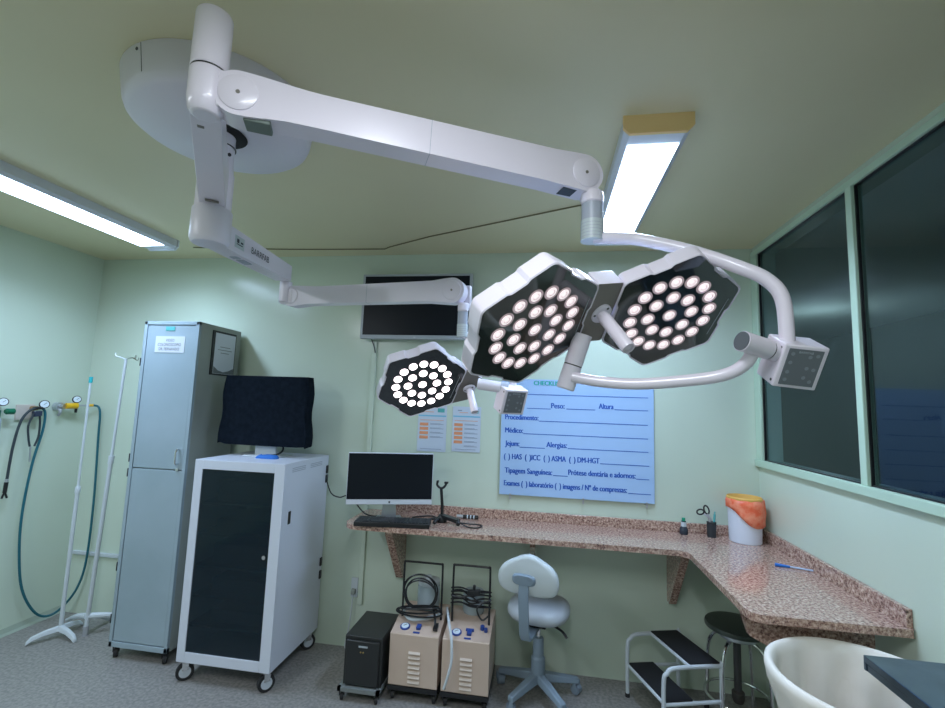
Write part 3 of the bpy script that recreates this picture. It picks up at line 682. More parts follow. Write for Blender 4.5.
MB().lathe([(.010, .072), (.010, .09), (.007, .093)], (4.228, -.06, CZ), n=16).build('cap', mat('cap_green', (.0, .30, .17), .4), T)
# bucket with bag
bx, by = 4.536, -.122
T = thing('waste_bucket', (bx, by, CZ), 'white plastic bucket lined with orange bag in the counter corner', 'bucket')
MB().lathe([(.078, 0), (.081, .003), (.087, .225), (.088, .235)], (bx, by, CZ), n=40, cap1=False).build('bucket_body', BUCK, T)
MB().lathe([(.088, .222), (.090, .240), (.086, .246), (.082, .238), (.075, .10), (.01, .10)], (bx, by, CZ), n=40, cap0=False).build('liner_mouth', BUCKY, T)
mb = MB(); rg = []
for j, f_ in enumerate((0, .25, .5, .75, 1)):
    r_ = []
    for k in range(48):
        a = 2*PI*k/48; low = .135 - .055*math.cos(a + .45 - 0) - .012*math.sin(3*a)
        z = .234 + (low - .234)*f_
        rad = .0895 + .004*math.sin(f_*PI)*1.4 + .0018*math.sin(9*a + j*2) + (.004 if f_ == 1 else 0) - z*0
        if abs(((a + PI) % (2*PI)) - PI) < .35: rad += .010*(1 - f_*.3)
        r_.append(V((bx + rad*math.cos(a), by + rad*math.sin(a), CZ + z)))
    rg.append(r_)
mb.rings(rg, 0, False, False); o = mb.build('orange_bag', noisy(mat('bag_orange', (.95, .25, .12), .4), 28, (.95, .14, .05), (1.0, .34, .20), 3, .5), T, sharp=80)
md = o.modifiers.new('s', 'SOLIDIFY'); md.thickness = .002
# blue toothbrush-like pen
T = thing('blue_pen', (4.57, -.56, CZ), 'clear pen with blue cap lying on the right part of the counter', 'pen')
p0 = V((4.500, -.535, CZ + .007)); p1 = V((4.640, -.580, CZ + .006))
MB().tube([p0, p0.lerp(p1, .4)], lambda t: .008 - .003*t, n=12, smooth=False).build('cap', BLUEC, T)
MB().tube([p0.lerp(p1, .38), p1], .0042, n=12, smooth=False).build('barrel', mat('clear_blue', (.50, .60, .80), .2), T)

# ================================================================== STORAGE CABINET (grey locker)
X0, X1, Y0, Y1, Z0, Z1 = .865, 1.258, -.44, -.035, .068, 2.038
T = thing('storage_cabinet', ((X0 + X1)/2, (Y0 + Y1)/2, 0), 'tall pale grey steel locker on casters with white label on door', 'cabinet')
MB().box(X0, X1, Y0 + .02, Y1, Z0, Z1).build('body', CABS, T, bevel=.003)
mb = MB()
for a in ((X0, X0 + .022, Z0, Z1), (X1 - .022, X1, Z0, Z1), (X0, X1, Z0, Z0 + .03), (X0, X1, Z1 - .022, Z1)): mb.box(a[0], a[1], Y0, Y0 + .021, a[2], a[3])
mb.build('front_frame', CAB, T, bevel=.002)
D_ = MB().box(X0 + .024, X1 - .024, Y0 + .004, Y0 + .02, 1.118, Z1 - .026).build('door', CAB, T, bevel=.003)
D2 = MB().box(X0 + .024, X1 - .024, Y0 + .004, Y0 + .02, Z0 + .034, 1.112).build('door', CAB, T, bevel=.003)
mb = MB(); mb.tube([(1.205, Y0 + .004, 1.24), (1.205, Y0 - .022, 1.235), (1.205, Y0 - .022, 1.16), (1.205, Y0 + .004, 1.155)], .006, n=8); mb.cyl((1.205, Y0 + .004, 1.12), (1.205, Y0 - .004, 1.12), .009, n=14); mb.build('door_handle', CHROME, D_)
mb = MB(); mb.box(.955, 1.165, Y0 + .0015, Y0 + .0035, 1.838, 1.942); lb = mb.build('door_label', mat('label_white', (.66, .70, .76), .6), D_, smooth=False)
text_mesh([('VIDEO', .075, .070, .06, .018), ('COLONOSCOPIO', .02, .042, .165, .018), ('DR. FERNANDO', .03, .014, .145, .018)], (.955, Y0 + .001, 1.838), U_, V_, DKTXT, 'label_text', D_, off=.0005)
MB().box(1.02, 1.085, Y0 + .001, Y0 + .0035, 1.978, 2.005).build('teal_sticker', TEALP, D_, smooth=False)
for z in (1.06, 1.75, 1.15, .5, .2): MB().cyl((X0 - .003, Y0 + .004, z), (X0 - .003, Y0 + .004, z + .05), .006, n=10).build('hinge', BLACK, T)
for x in (X0 + .03, X1 - .03):
    for y in (Y0 + .03, Y1 - .04): caster(T, x, y, .026, Z0, rot=.6, fork=BLACK, core=BLACK)
T = thing('document_holder', (X1, -.2, 1.71), 'framed document with dark edge fixed to the side of the grey locker', 'document')
MB().box(X1 + .001, X1 + .006, -.318, -.09, 1.712, 2.005).build('holder_frame', BLACK, T)
MB().box(X1 + .006, X1 + .0075, -.295, -.098, 1.722, 1.992).build('document_page', mat('doc_paper', (.66, .70, .78), .3), T, smooth=False)
mb = MB()
for k, (a, b) in enumerate([(.25, .75), (.15, .85), (.3, .7)]): mb.box(X1 + .0076, X1 + .0082, -.295 + .197*a, -.295 + .197*b, 1.90 - k*.02, 1.904 - k*.02)
mb.prism([(-.293, 1.724), (-.10, 1.724), (-.10, 1.765), (-.15, 1.745), (-.2, 1.735), (-.25, 1.745), (-.293, 1.77)], (X1 + .0076, 0, 0), (0, 1, 0), (0, 0, 1), (1, 0, 0), .0006)
mb.build('document_print', mat('doc_ink', (.16, .18, .20), .5), T, smooth=False)

# ================================================================== RACK CABINET
X0, X1, Y0, Y1, Z0, Z1 = 1.422, 1.985, -.56, -.03, .108, 1.207
T = thing('rack_cabinet', ((X0 + X1)/2, (Y0 + Y1)/2, 0), 'white equipment rack on casters with smoked glass door below the covered monitor', 'cabinet')
mb = MB(); w = .018
mb.add([(x, y, z) for z in (Z0, Z1) for y in (Y0 + .02, Y1) for x in (X0, X1)], [(0, 2, 3, 1), (4, 5, 7, 6), (2, 6, 7, 3), (0, 4, 6, 2), (1, 3, 7, 5)])
mb.add([(x, y, z) for z in (Z0 + w, Z1 - w) for y in (Y0 + .02, Y1 - w) for x in (X0 + w, X1 - w)], [(0, 1, 3, 2), (4, 6, 7, 5), (2, 3, 7, 6), (0, 2, 6, 4), (1, 5, 7, 3)])
mb.add([(X0, Y0 + .02, Z0), (X1, Y0 + .02, Z0), (X1, Y0 + .02, Z1), (X0, Y0 + .02, Z1), (X0 + w, Y0 + .02, Z0 + w), (X1 - w, Y0 + .02, Z0 + w), (X1 - w, Y0 + .02, Z1 - w), (X0 + w, Y0 + .02, Z1 - w)], [(0, 1, 5, 4), (1, 2, 6, 5), (2, 3, 7, 6), (3, 0, 4, 7)])
mb.build('body', RACK, T)
mb = MB(); fw_ = .04; g0, g1 = X0 + .05, X1 - .062
mb.box(X0, g0, Y0, Y0 + .02, Z0, Z1); mb.box(g1, X1, Y0, Y0 + .02, Z0, Z1); mb.box(g0, g1, Y0, Y0 + .02, Z1 - .052, Z1); mb.box(g0, g1, Y0, Y0 + .02, Z0, Z0 + .055)
dr = mb.build('door', RACK, T, bevel=.002)
MB().box(g0, g1, Y0 + .004, Y0 + .009, Z0 + .055, Z1 - .052).build('glass_panel', SMOKE, dr, smooth=False)
mb = MB(); mb.cyl((g1 - .022, Y0 + .004, .70), (g1 - .022, Y0 - .006, .70), .011, n=16); mb.build('door_lock', CHROME, dr)
for z in (.28, .44, .60, .78, .95):
    MB().box(X0 + .02, X1 - .02, Y0 + .04, Y1 - .02, z, z + .012).build('shelf', mat('shelf_dark', (.05, .07, .08), .5), T, smooth=False)
DEV = mat('device_dark', (.03, .035, .04), .5)
for z, hh, ww in ((.452, .08, .36), (.612, .11, .38), (.792, .07, .36), (.962, .12, .38), (.292, .07, .34)):
    tag(MB().box(1.71 - ww/2, 1.71 + ww/2, -.47, -.10, z, z + hh).build('video_unit', DEV, bevel=.004), {.452: 'dark video unit on second shelf from bottom inside rack', .612: 'dark video unit on middle shelf inside rack', .792: 'flat dark video unit on fourth shelf inside rack', .962: 'dark video unit on the top shelf inside rack', .292: 'dark video unit on the lowest shelf inside rack'}[z], 'device', 'video units in the rack')
mb = MB()
for y0, y1 in ((-.48, -.33), (-.27, -.12)):
    for k in range(3): mb.box(X1 - .0005, X1 + .0008, y0, y1, Z1 - .055 + k*.010, Z1 - .050 + k*.010)
mb.build('side_vent', LGREY, T, smooth=False)
mb = MB(); mb.box(X1 - .001, X1 + .002, -.49, -.465, .865, .935); mb.build('side_latch', BLACK, T)
for z in (1.03, 1.09, .5, .42): MB().box(X1, X1 + .008, Y1 - .03, Y1 - .01, z, z + .05).build('hinge', BLACK, T)
for x in (X0 + .035, X1 - .035):
    for y in (Y0 + .035, Y1 - .05): caster(T, x, y, .045, Z0, rot=-.85 if x < 1.7 else -.7, w=.024, core=mat('wheel_white', (.55, .60, .66), .4), name='caster')
# covered monitor on top
T = thing('covered_monitor', (1.67, -.28, Z1), 'monitor hidden under a black cloth cover on top of the white rack', 'monitor')
mb = MB(); rg = []
for j in range(9):
    z = 1.280 + (1.712 - 1.280)*j/8; t = j/8; r_ = []
    n = 48
    for k in range(n):
        a = 2*PI*k/n; c_, s_ = math.cos(a), math.sin(a)
        ex = .12
        cx = 1.658 + (.290 + .006*math.sin(j*1.3))*math.copysign(abs(c_)**ex, c_); cy = -.265 + (.050 - .012*t)*math.copysign(abs(s_)**ex, s_)
        cx += .010*(1 - t)*math.copysign(1, c_)
        rr = .003*math.sin(7*a + j*.9)
        zz = z + (.006*math.sin(5*a) if j == 0 else 0) + (-.006*c_ if j == 0 else 0)
        r_.append(V((cx, cy + rr, zz)))
    rg.append(r_)
mb.rings(rg, 0, True, True); mb.build('cloth_cover', CLOTHB, T, sharp=50)
mb = MB(); mb.box(1.60, 1.74, -.27, -.25, Z1 + .008, 1.29); mb.build('neck', TUBEW, T)
mb = MB(); mb.box(1.56, 1.80, -.34, -.16, Z1, Z1 + .009); mb.build('stand_foot', TUBEW, T, bevel=.004)
mb = MB(); mb.tube([(1.76, -.23, 1.30), (1.79, -.27, 1.25), (1.77, -.31, 1.225), (1.72, -.33, 1.222)], .006, n=8); mb.build('monitor_lead', BLACK, T)
mb = MB(); rg = []
for j in range(5):
    t = j/4; s_ = (1, 1.02, .98, .9, .7)[j]
    rg.append([V((1.745 + .070*s_*math.copysign(abs(math.cos(a))**.5, math.cos(a)), -.360 + .028*s_*math.copysign(abs(math.sin(a))**.6, math.sin(a)), Z1 + .020*t + .003*math.sin(5*a)*t)) for a in [2*PI*k/28 for k in range(28)]])
mb.rings(rg); tag(mb.build('folded_cloth', BLUEC), 'small blue folded cloth on top of the white rack', 'cloth')

# ================================================================== POWER UNIT ON DOLLY
T = thing('equipment_dolly', (2.45, -.33, 0), 'low metal dolly with casters under the black power unit', 'dolly')
mb = MB(); DX0, DX1, DY0, DY1 = 2.355, 2.585, -.52, -.18
for a in ((DX0, DX1, DY0, DY0 + .018), (DX0, DX1, DY1 - .018, DY1), (DX0, DX0 + .018, DY0, DY1), (DX1 - .018, DX1, DY0, DY1)): mb.box(a[0], a[1], a[2], a[3], .050, .070)
mb.box(DX0 + .005, DX1 - .005, DY0 + .005, DY1 - .005, .064, .069)
mb.build('dolly_frame', mat('dolly_grey', (.20, .22, .22), .5), T)
for x in (DX0 + .02, DX1 - .02):
    for y in (DY0 + .02, DY1 - .02): caster(T, x, y, .018, .050, rot=.3, fork=BLACK, core=BLACK, w=.014)
T = thing('power_unit', (2.47, -.33, .07), 'black box shaped power unit standing on a low metal dolly', 'power unit')
MB().box(2.372, 2.582, -.49, -.19, .0705, .318).build('casing', mat('unit_black', (.02, .022, .022), .4), T, bevel=.004)
mb = MB(); mb.box(2.385, 2.569, -.503, -.489, .075, .30); mb.build('front_bezel', mat('unit_bezel', (.02, .022, .023), .35), T, bevel=.006)
MB().box(2.455, 2.505, -.5045, -.5025, .268, .277).build('logo_plate', PANELT, T)
mb = MB(); mb.cyl((2.468, -.503, .245), (2.468, -.5055, .245), .004, n=10); mb.cyl((2.482, -.503, .245), (2.482, -.5055, .245), .004, n=10); mb.build('indicator', mat('amber', (.35, .25, .08), .4), T)

# ================================================================== SUCTION PUMPS
def pump(x0, x1, variant, label):
    cx = (x0 + x1)/2; w = x1 - x0; yf, yb = -.455, -.14
    T = thing('suction_pump', (cx, -.3, 0), label, 'suction pump', 'suction pumps under the counter')
    MB().box(x0 - .003, x1 + .003, yf - .004, yb, .055, .078).build('base_frame', BLACK, T)
    for x in (x0 + .02, x1 - .02):
        for y in (yf + .025, yb - .03): caster(T, x, y, .021, .056, rot=.25, fork=BLACK, core=BLACK, w=.016)
    prof = [(yf, .078), (yf, .338), (-.27, .382), (yb, .382), (yb, .078)]
    MB().prism(prof, (x0, 0, 0), (0, 1, 0), (0, 0, 1), (1, 0, 0), w).build('housing', BEIGE, T, bevel=.004)
    for k in range(7):
        z = .105 + k*.024
        mb = MB(); mb.obox((cx + .005, yf - .004, z), (1, 0, 0), (0, .6, .8), (0, -.8, .6), .032, .0065, .003); mb.build('louvre', mat('louvre', (.62, .52, .44), .4) if k == 0 and variant == 0 else bpy.data.materials['louvre'], T)
    sl = V((0, .185, .044)).normalized(); nn = V((0, -.044, .185)).normalized(); o = V((0, yf, .338))
    def on(x, t): return V((x, 0, 0)) + o + sl*t
    mb = MB(); c = on(x0 + .065, .055); mb.lathe([(.027, 0), (.027, .005), (.024, .007)], c, nn, n=24); g = mb.build('gauge', BLUE, T)
    MB().cyl(c + nn*.006, c + nn*.0085, .020, n=24).build('gauge_face', DIAL, g)
    MB().obox(c + nn*.0095 + sl*.004, V((.7, .5, .1)), V((.5, -.7, 0)), nn, .010, .0015, .0005).build('needle', DKTXT, g)
    mb = MB(); mb.obox(on(cx + .01, .055) + nn*.008, (1, 0, 0), sl, nn, .012, .016, .008)
    if variant: mb.obox(on(cx + .01, .075) + nn*.008, (1, 0, 0), sl, nn, .022, .006, .006)
    mb.build('switch', BLUE, T, bevel=.002)
    MB().obox(on(cx + .005, .02) + nn*.0008, (1, 0, 0), sl, nn, .018, .006, .0008).build('nameplate', BLUE, T)
    # handle loop
    hx0, hx1, hy, hz = x0 + .022, x1 - .020, -.320, .668 + .005*variant
    MB().tube([(hx0, hy, .37), (hx0, hy, hz - .02), (hx0 + .006, hy, hz - .005), (hx0 + .02, hy, hz), (hx1 - .02, hy, hz), (hx1 - .006, hy, hz - .005), (hx1, hy, hz - .02), (hx1, hy, .37)], .006, n=8, sub=4).build('push_handle', BLACK, T)
    if variant == 0:
        MB().lathe([(.060, .38), (.066, .39), (.066, .50), (.058, .515)], (cx + .01, -.20, 0), n=28).build('collection_jar', CLEARP, T)
        mb = MB(); mb.lathe([(.062, .512), (.064, .516), (.064, .535), (.02, .54), (.014, .56)], (cx + .01, -.20, 0), n=28); mb.build('jar_lid', TUBEW, T)
        for k in range(4):
            rx_ = .092 + .008*math.sin(k*2.1); rz_ = .095 - .006*k; cc_ = V((cx + .004*k - .01, hy - .018 - .008*k, .515 + .008*math.sin(k*1.7)))
            MB().tube([cc_ + V((rx_*math.cos(a), .006*math.sin(2*a + k), rz_*math.sin(a))) for a in [2*PI*i/14 for i in range(14)]], .0045, n=6, closed=True).build('power_cord', BLACK, T)
        for k in range(3):
            c_ = V((cx - .005, hy - .035, .415 + .012*k)); 
            MB().tube([c_ + V(((.13 - .01*k)*math.cos(a), .035*math.sin(a), .012*math.sin(a + k))) for a in [2*PI*i/14 for i in range(14)]], .005, n=6, closed=True).build('power_cord', BLACK, T)
        MB().tube([(cx - .10, -.33, .40), (cx - .05, -.38, .385), (cx + .03, -.37, .39), (cx + .10, -.33, .40), (cx + .09, -.28, .41), (cx, -.27, .40), (cx - .08, -.29, .40)], .008, n=8, closed=True).build('suction_hose', TUBEW, T)
        mb = MB(); mb.tube([(cx + .07, -.32, .42), (cx + .09, -.37, .40), (cx + .10, -.40, .375)], .006, n=8); mb.obox((cx + .105, -.405, .368), (1, 0, 0), (0, 1, .4), (0, -.4, 1), .012, .02, .008); mb.build('plug', BLACK, T)
    else:
        MB().lathe([(.056, .38), (.062, .39), (.062, .485), (.056, .50)], (cx, -.20, 0), n=28).build('collection_jar', CLEARP, T)
        for k in range(5):
            z = .548 - k*.020; a = .012*math.sin(k*2.3)
            MB().tube([(hx0 - .008, hy, z), (hx0 + .05, hy - .018, z + a + .012), (cx, hy - .02, z - a), (hx1 - .05, hy - .018, z + a - .006), (hx1 + .008, hy, z - .006), (hx1 - .04, hy + .016, z - .01), (cx, hy + .02, z - .015 + a), (hx0 + .04, hy + .016, z)], .0045, n=6, closed=True).build('power_cord', BLACK, T)
        mb = MB(); mb.obox((cx + .02, hy - .03, .545), (1, 0, .1), (0, 1, 0), (0, 0, 1), .035, .012, .014); mb.cyl((cx + .02, hy - .03, .55), (cx + .022, hy - .03, .585), .008, n=10); mb.build('plug', BLACK, T, bevel=.004)
        MB().tube([(hx1 - .02, hy - .02, .50), (cx + .04, hy - .03, .46), (cx + .07, hy - .04, .41), (hx1, hy - .03, .43)], .005, n=6).build('power_cord', BLACK, T)
        MB().tube([(cx - .14, -.28, .42), (cx - .105, -.40, .40), (cx - .075, -.47, .35), (cx - .068, -.485, .25), (cx - .085, -.485, .17), (cx - .105, -.478, .105)], .007, n=8).build('suction_hose', TUBEW, T)
        mb = MB(); mb.cyl(on(x1 - .05, .10), on(x1 - .05, .10) + nn*.02, .012, n=14); mb.cyl(on(x1 - .03, .085), on(x1 - .03, .085) + nn*.018, .010, n=14); mb.build('inlet', BLUE, T)
        MB().cyl((cx - .105, yf - .004, .095), (cx - .105, yf + .002, .095), .006, n=10).build('screw', BLACK, T)
pump(2.612, 2.878, 0, 'beige wheeled suction pump with coiled black cord, beside power unit')
pump(2.900, 3.150, 1, 'beige wheeled suction pump with cord wrapped across handle, beside swivel chair')

# ================================================================== CHAIR
cx, cy = 3.402, -.25
T = thing('swivel_chair', (cx, cy, 0), 'white swivel chair with grey five star base under the counter', 'chair')
for k in range(5):
    a = math.radians(-55 + 72*k); d = V((math.cos(a), math.sin(a), 0)); e = V((cx, cy, 0)) + d*.235
    if e.y > -.05: e = e + V((0, -.05 - e.y, 0))
    mb = MB(); n_ = V((-d.y, d.x, 0)); c = V((cx, cy, 0))
    mb.rings([[c + d*r_ + n_*w_*i + V((0, 0, z_ + h_*j)) for i, j in ((-1, -1), (1, -1), (.75, 1), (-.75, 1))] for r_, w_, z_, h_ in ((.02, .028, .105, .022), (.12, .024, .09, .018), (.232, .020, .072, .013))])
    mb.build('base_spoke', CHAIRG, T, bevel=.005)
    e = V((cx, cy, 0)) + d*.222
    caster(T, e.x, e.y, .026, .062, rot=a + .7, tyre=mat('caster_grey', (.22, .27, .33), .5), core=CHAIRG, fork=CHAIRG, w=.036)
mb = MB(); mb.lathe([(.036, .075), (.040, .10), (.038, .20), (.030, .21), (.029, .30), (.026, .305)], (cx, cy, 0), n=24); mb.build('column', CHAIRG, T)
MB().cyl((cx, cy, .30), (cx, cy, .42), .013, n=16).build('gas_lift', CHROME, T)
fd = V((.20, .98, 0)).normalized(); rd = V((fd.y, -fd.x, 0)); so = V((cx, cy, 0))
mb = MB(); mb.obox(so + V((0, 0, .412)) - fd*.02, rd, fd, (0, 0, 1), .06, .09, .014); mb.build('mechanism', BLACK, T, bevel=.004)
MB().tube([so + V((0, 0, .392)) + rd*.05, so + rd*.13 + V((0, 0, .375)) - fd*.03, so + rd*.165 + V((0, 0, .352)) - fd*.05], .007, n=8).build('lever', BLACK, T)
mb = MB(); rg = []
for r_, z_ in ((.70, .425), (.93, .431), (1.0, .449), (1.0, .465), (.95, .485), (.80, .497), (.45, .503)):
    rg.append([so + rd*.170*r_*math.copysign(abs(math.cos(a))**.8, math.cos(a)) + fd*(.175*r_*math.copysign(abs(math.sin(a))**.8, math.sin(a)) + .0) + V((0, 0, z_)) for a in [2*PI*k/36 for k in range(36)]])
mb.rings(rg); mb.build('seat', CHAIRS, T, sharp=60)
bc = V((cx, cy, 0)) - fd*.235 + V((-.005, 0, .697)); bu = (V((0, 0, 1)) - fd*.12).normalized(); bn = rd.cross(bu)
mb = MB(); pts = []
for k in range(48):
    a = 2*PI*k/48; c_, s_ = math.cos(a), math.sin(a)
    x = .158*math.copysign(abs(c_)**.7, c_); z = .092*math.copysign(abs(s_)**.7, s_)
    if s_ > 0: z += .026*math.exp(-(x/.07)**2)
    x *= (1 - .10*max(0, s_))
    pts.append((x, z))
def brg(sc, off): return [bc + rd*x*sc + bu*z*sc + bn*(off + .9*x*x) for x, z in pts]
mb.rings([brg(.9, -.022), brg(.98, -.018), brg(1, -.006), brg(1, .008), brg(.96, .016), brg(.85, .02)]); mb.build('backrest', CHAIRW, T, sharp=60)
bk = bc - fd*.03
sgn = -1 if bn.dot(fd) > 0 else 1
mb = MB(); ctr = bc + (-fd)*.022 - bu*.005 - rd*.02
rg = []
for r_, o_ in ((1, 0), (1, .014), (.8, .026)):
    rg.append([ctr + rd*.062*r_*math.copysign(abs(math.cos(a))**.6, math.cos(a)) + bu*.030*r_*math.copysign(abs(math.sin(a))**.7, math.sin(a)) - fd*o_ for a in [2*PI*k/28 for k in range(28)]])
mb.rings(rg); mb.build('back_knob', CHAIRG, T, sharp=50)
mb = MB(); pth = [ctr - fd*.012 - bu*.01, ctr - fd*.028 - bu*.08, ctr - fd*.024 - bu*.17, so - fd*.255 + V((-.02, 0, .425)), so - fd*.235 + V((-.015, 0, .392)), so - fd*.19 + V((-.012, 0, .385)), so - fd*.05 + V((0, 0, .39))]
prev = []
for i, q in enumerate(pth):
    t_ = (pth[min(i + 1, len(pth) - 1)] - pth[max(i - 1, 0)]).normalized(); nn = rd.cross(t_).normalized()
    prev.append([q + rd*.026*a + nn*.007*b for a, b in ((-1, -1), (1, -1), (1, 1), (-1, 1))])
mb.rings(prev); mb.build('back_support', CHAIRG, T, bevel=.003)

# ================================================================== STEP STOOL
T = thing('step_stool', (4.06, -.32, 0), 'white tubular two step stool with black treads beside round stool', 'step stool')
F = [(3.895, -.150), (4.185, -.065)]; Nn = [(4.010, -.470), (4.305, -.380)]; hz = .325
def lerp2(a, b, t): return (a[0] + (b[0] - a[0])*t, a[1] + (b[1] - a[1])*t)
for (a, b) in (F, Nn):
    d = V((b[0] - a[0], b[1] - a[1], 0)).normalized(); A = V((*a, 0)); B = V((*b, 0)); Z_ = V((0, 0, 1))
    MB().tube([A + Z_*.008, A + Z_*(hz - .07), A + d*.018 + Z_*(hz - .022), A + d*.07 + Z_*hz, B + Z_*hz - d*.012, B + Z_*(hz - .010), B + Z_*.008], .0105, n=10, sub=5, smooth=True).build('side_frame', TUBEW, T)
    MB().tube([A + Z_*.160, B + Z_*.160], .009, n=10, smooth=False).build('side_rail', TUBEW, T)
    for q in (A, B): MB().cyl(q, q + Z_*.02, .0125, n=12).build('rubber_foot', RUBBER, T)
def tread(t0, t1, z):
    p = [lerp2(F[0], F[1], t0), lerp2(F[0], F[1], t1), lerp2(Nn[0], Nn[1], t1), lerp2(Nn[0], Nn[1], t0)]
    mb = MB(); mb.prism(p, (0, 0, z), (1, 0, 0), (0, 1, 0), (0, 0, 1), .016); mb.build('tread', BLACKM, T, bevel=.002)
    for q0, q1 in ((p[0], p[3]), (p[1], p[2])): MB().tube([(q0[0], q0[1], z + .002), (q1[0], q1[1], z + .002)], .009, n=8, smooth=False).build('tread_rail', TUBEW, T)
tread(.46, .98, hz); tread(.02, .50, .160)

# ================================================================== ROUND STOOL
T = thing('round_stool', (4.395, -.27, 0), 'chrome round stool with dark seat and foot ring beneath the counter', 'stool')
sx, sy = 4.420, -.275
MB().lathe([(.03, .430), (.090, .430), (.094, .434), (.094, .464), (.09, .466)], (sx, sy, 0), n=36).build('seat_pan', SILVER, T)
MB().lathe([(.137, .466), (.149, .470), (.151, .480), (.147, .490), (.10, .494)], (sx, sy, 0), n=40).build('seat', mat('seat_dark', (.06, .075, .065), .3, metal=.3), T)
MB().cyl((sx, sy, .14), (sx, sy, .435), .018, n=16).build('spindle', mat('spindle_dark', (.06, .06, .06), .4), T)
for k in range(4):
    a = math.radians(45 + 90*k); d = V((math.cos(a), math.sin(a), 0)); c = V((sx, sy, 0)); Z_ = V((0, 0, 1))
    MB().tube([c + d*.012 + Z_*.425, c + d*.07 + Z_*.425, c + d*.12 + Z_*.40, c + d*.150 + Z_*.33, c + d*.158 + Z_*.2, c + d*.165 + Z_*.012], .0095, n=10).build('leg', CHROME, T)
    MB().cyl(c + d*.165, c + d*.165 + Z_*.02, .0125, n=12).build('rubber_foot', RUBBER, T)
MB().tube([(sx + .155*math.cos(2*PI*k/20), sy + .155*math.sin(2*PI*k/20), .14) for k in range(20)], .007, n=8, closed=True, sub=2).build('foot_ring', CHROME, T)
MB().lathe([(.022, .11), (.03, .13), (.03, .16), (.02, .17)], (sx, sy, 0), n=20).build('spindle_nut', mat('nut_dark', (.05, .045, .04), .5), T)

# ================================================================== HAMPER
hx, hy, hz = 4.378, -1.36, .80
T = thing('laundry_hamper', (hx, hy, 0), 'round cream canvas hamper bag on a ring stand beside steel table', 'hamper')
def hr(r_, z_, fold=0, drop=0):
    return [V((hx + (r_ + fold*math.sin(11*a + z_*9) + fold*.6*math.sin(5*a))*math.cos(a), hy + (r_ + fold*math.sin(11*a + z_*9))*math.sin(a), z_ - drop*(1 + .3*math.sin(7*a)))) for a in [2*PI*k/72 for k in range(72)]]
mb = MB(); mb.rings([hr(.226, hz - .130, .004, .012), hr(.238, hz - .10, .003), hr(.256, hz - .05, .002), hr(.264, hz - .018), hr(.262, hz - .001), hr(.252, hz + .006), hr(.240, hz - .002), hr(.232, hz - .03, .002), hr(.222, hz - .10, .013), hr(.200, hz - .26, .022), hr(.17, hz - .50, .022), hr(.10, hz - .52)], 0, False, True)
mb.build('canvas_bag', HAMP, T, sharp=80)
mb = MB(); mb.rings([hr(.228, hz - .11, .004), hr(.214, hz - .18, .006), hr(.208, hz - .32, .009), hr(.195, .14, .010), hr(.12, .13)], 0, False, True); mb.build('bag_body', HAMP, T, sharp=80)
MB().tube([(hx + .250*math.cos(2*PI*k/24), hy + .250*math.sin(2*PI*k/24), hz - .018) for k in range(24)], .007, n=8, closed=True, sub=2).build('ring', CHROME, T)
for k in range(3):
    a = math.radians(90 + 120*k); d = V((math.cos(a), math.sin(a), 0)); c = V((hx, hy, 0))
    MB().tube([c + d*.243 + V((0, 0, hz - .014)), c + d*.243 + V((0, 0, .03))], .007, n=8, smooth=False).build('leg', CHROME, T)
    MB().cyl(c + d*.243, c + d*.243 + V((0, 0, .035)), .012, n=12).build('rubber_foot', RUBBER, T)
# steel table
tz = .885
T = thing('steel_table', (4.50, -1.9, 0), 'brushed stainless steel instrument table at lower right beside hamper', 'table')
tx0, tx1, ty0, ty1 = 4.352, 4.655, -2.45, -1.385
MB().box(tx0, tx1, ty0, ty1, tz - .022, tz).build('table_top', STEEL, T, bevel=.003)
mb = MB(); mb.box(tx0 + .002, tx0 + .012, ty0, ty1, tz - .04, tz - .02); mb.box(tx0, tx1, ty1 - .012, ty1 - .002, tz - .04, tz - .02); mb.build('apron', STEEL, T)
for x in (tx0 + .03, tx1 - .03):
    for y in (ty0 + .04, -1.67): MB().cyl((x, y, 0), (x, y, tz - .02), .0125, n=14).build('leg', CHROME, T)

# ================================================================== LEFT CORNER: drip stands, gas outlets
def star_base(T, c, angs, ln, m=TUBEW, z0=.055):
    for a in angs:
        a = math.radians(a); d = V((math.cos(a), math.sin(a), 0)); n_ = V((-d.y, d.x, 0)); c = V(c)
        mb = MB(); mb.rings([[c + d*r_ + n_*w_*i + V((0, 0, z_ + h_*j)) for i, j in ((-1, -1), (1, -1), (.6, 1), (-.6, 1))] for r_, w_, z_, h_ in ((.0, .020, .060, .016), (ln*.5, .018, .050, .013), (ln*.85, .016, .032, .012), (ln, .011, .010, .010))])
        mb.build('base_leg', m, T, bevel=.004)
T = thing('drip_stand', (.362, -.33, 0), 'white drip stand with teal tip standing left of the other stand', 'drip stand', 'white drip stands in the left corner')
star_base(T, (.362, -.30, 0), (-125, -12, 95), .16)
MB().cyl((.362, -.30, .05), (.360, -.30, .93), .012, n=14).build('lower_pole', TUBEW, T)
mb = MB(); mb.lathe([(.014, .90), (.016, .91), (.016, .94), (.010, .95)], (.360, -.30, 0), n=16); mb.build('collar', TUBEW, T)
MB().cyl((.360, -.30, .94), (.354, -.30, 1.655), .0075, n=12).build('upper_pole', TUBEW, T)
MB().cyl((.354, -.30, 1.635), (.354, -.30, 1.675), .011, n=12).build('tip_cap', mat('teal_tip', (.02, .45, .50), .5), T)
T = thing('drip_stand', (.50, -.2, 0), 'white drip stand with hooked top leaning beside the grey locker', 'drip stand', 'white drip stands in the left corner')
b0 = V((.492, -.245, .03)); t0 = V((.610, -.30, 1.80))
pb = lambda t: b0.lerp(t0, t)
MB().tube([b0, pb(.62)], .013, n=14, smooth=False).build('lower_pole', TUBEW, T)
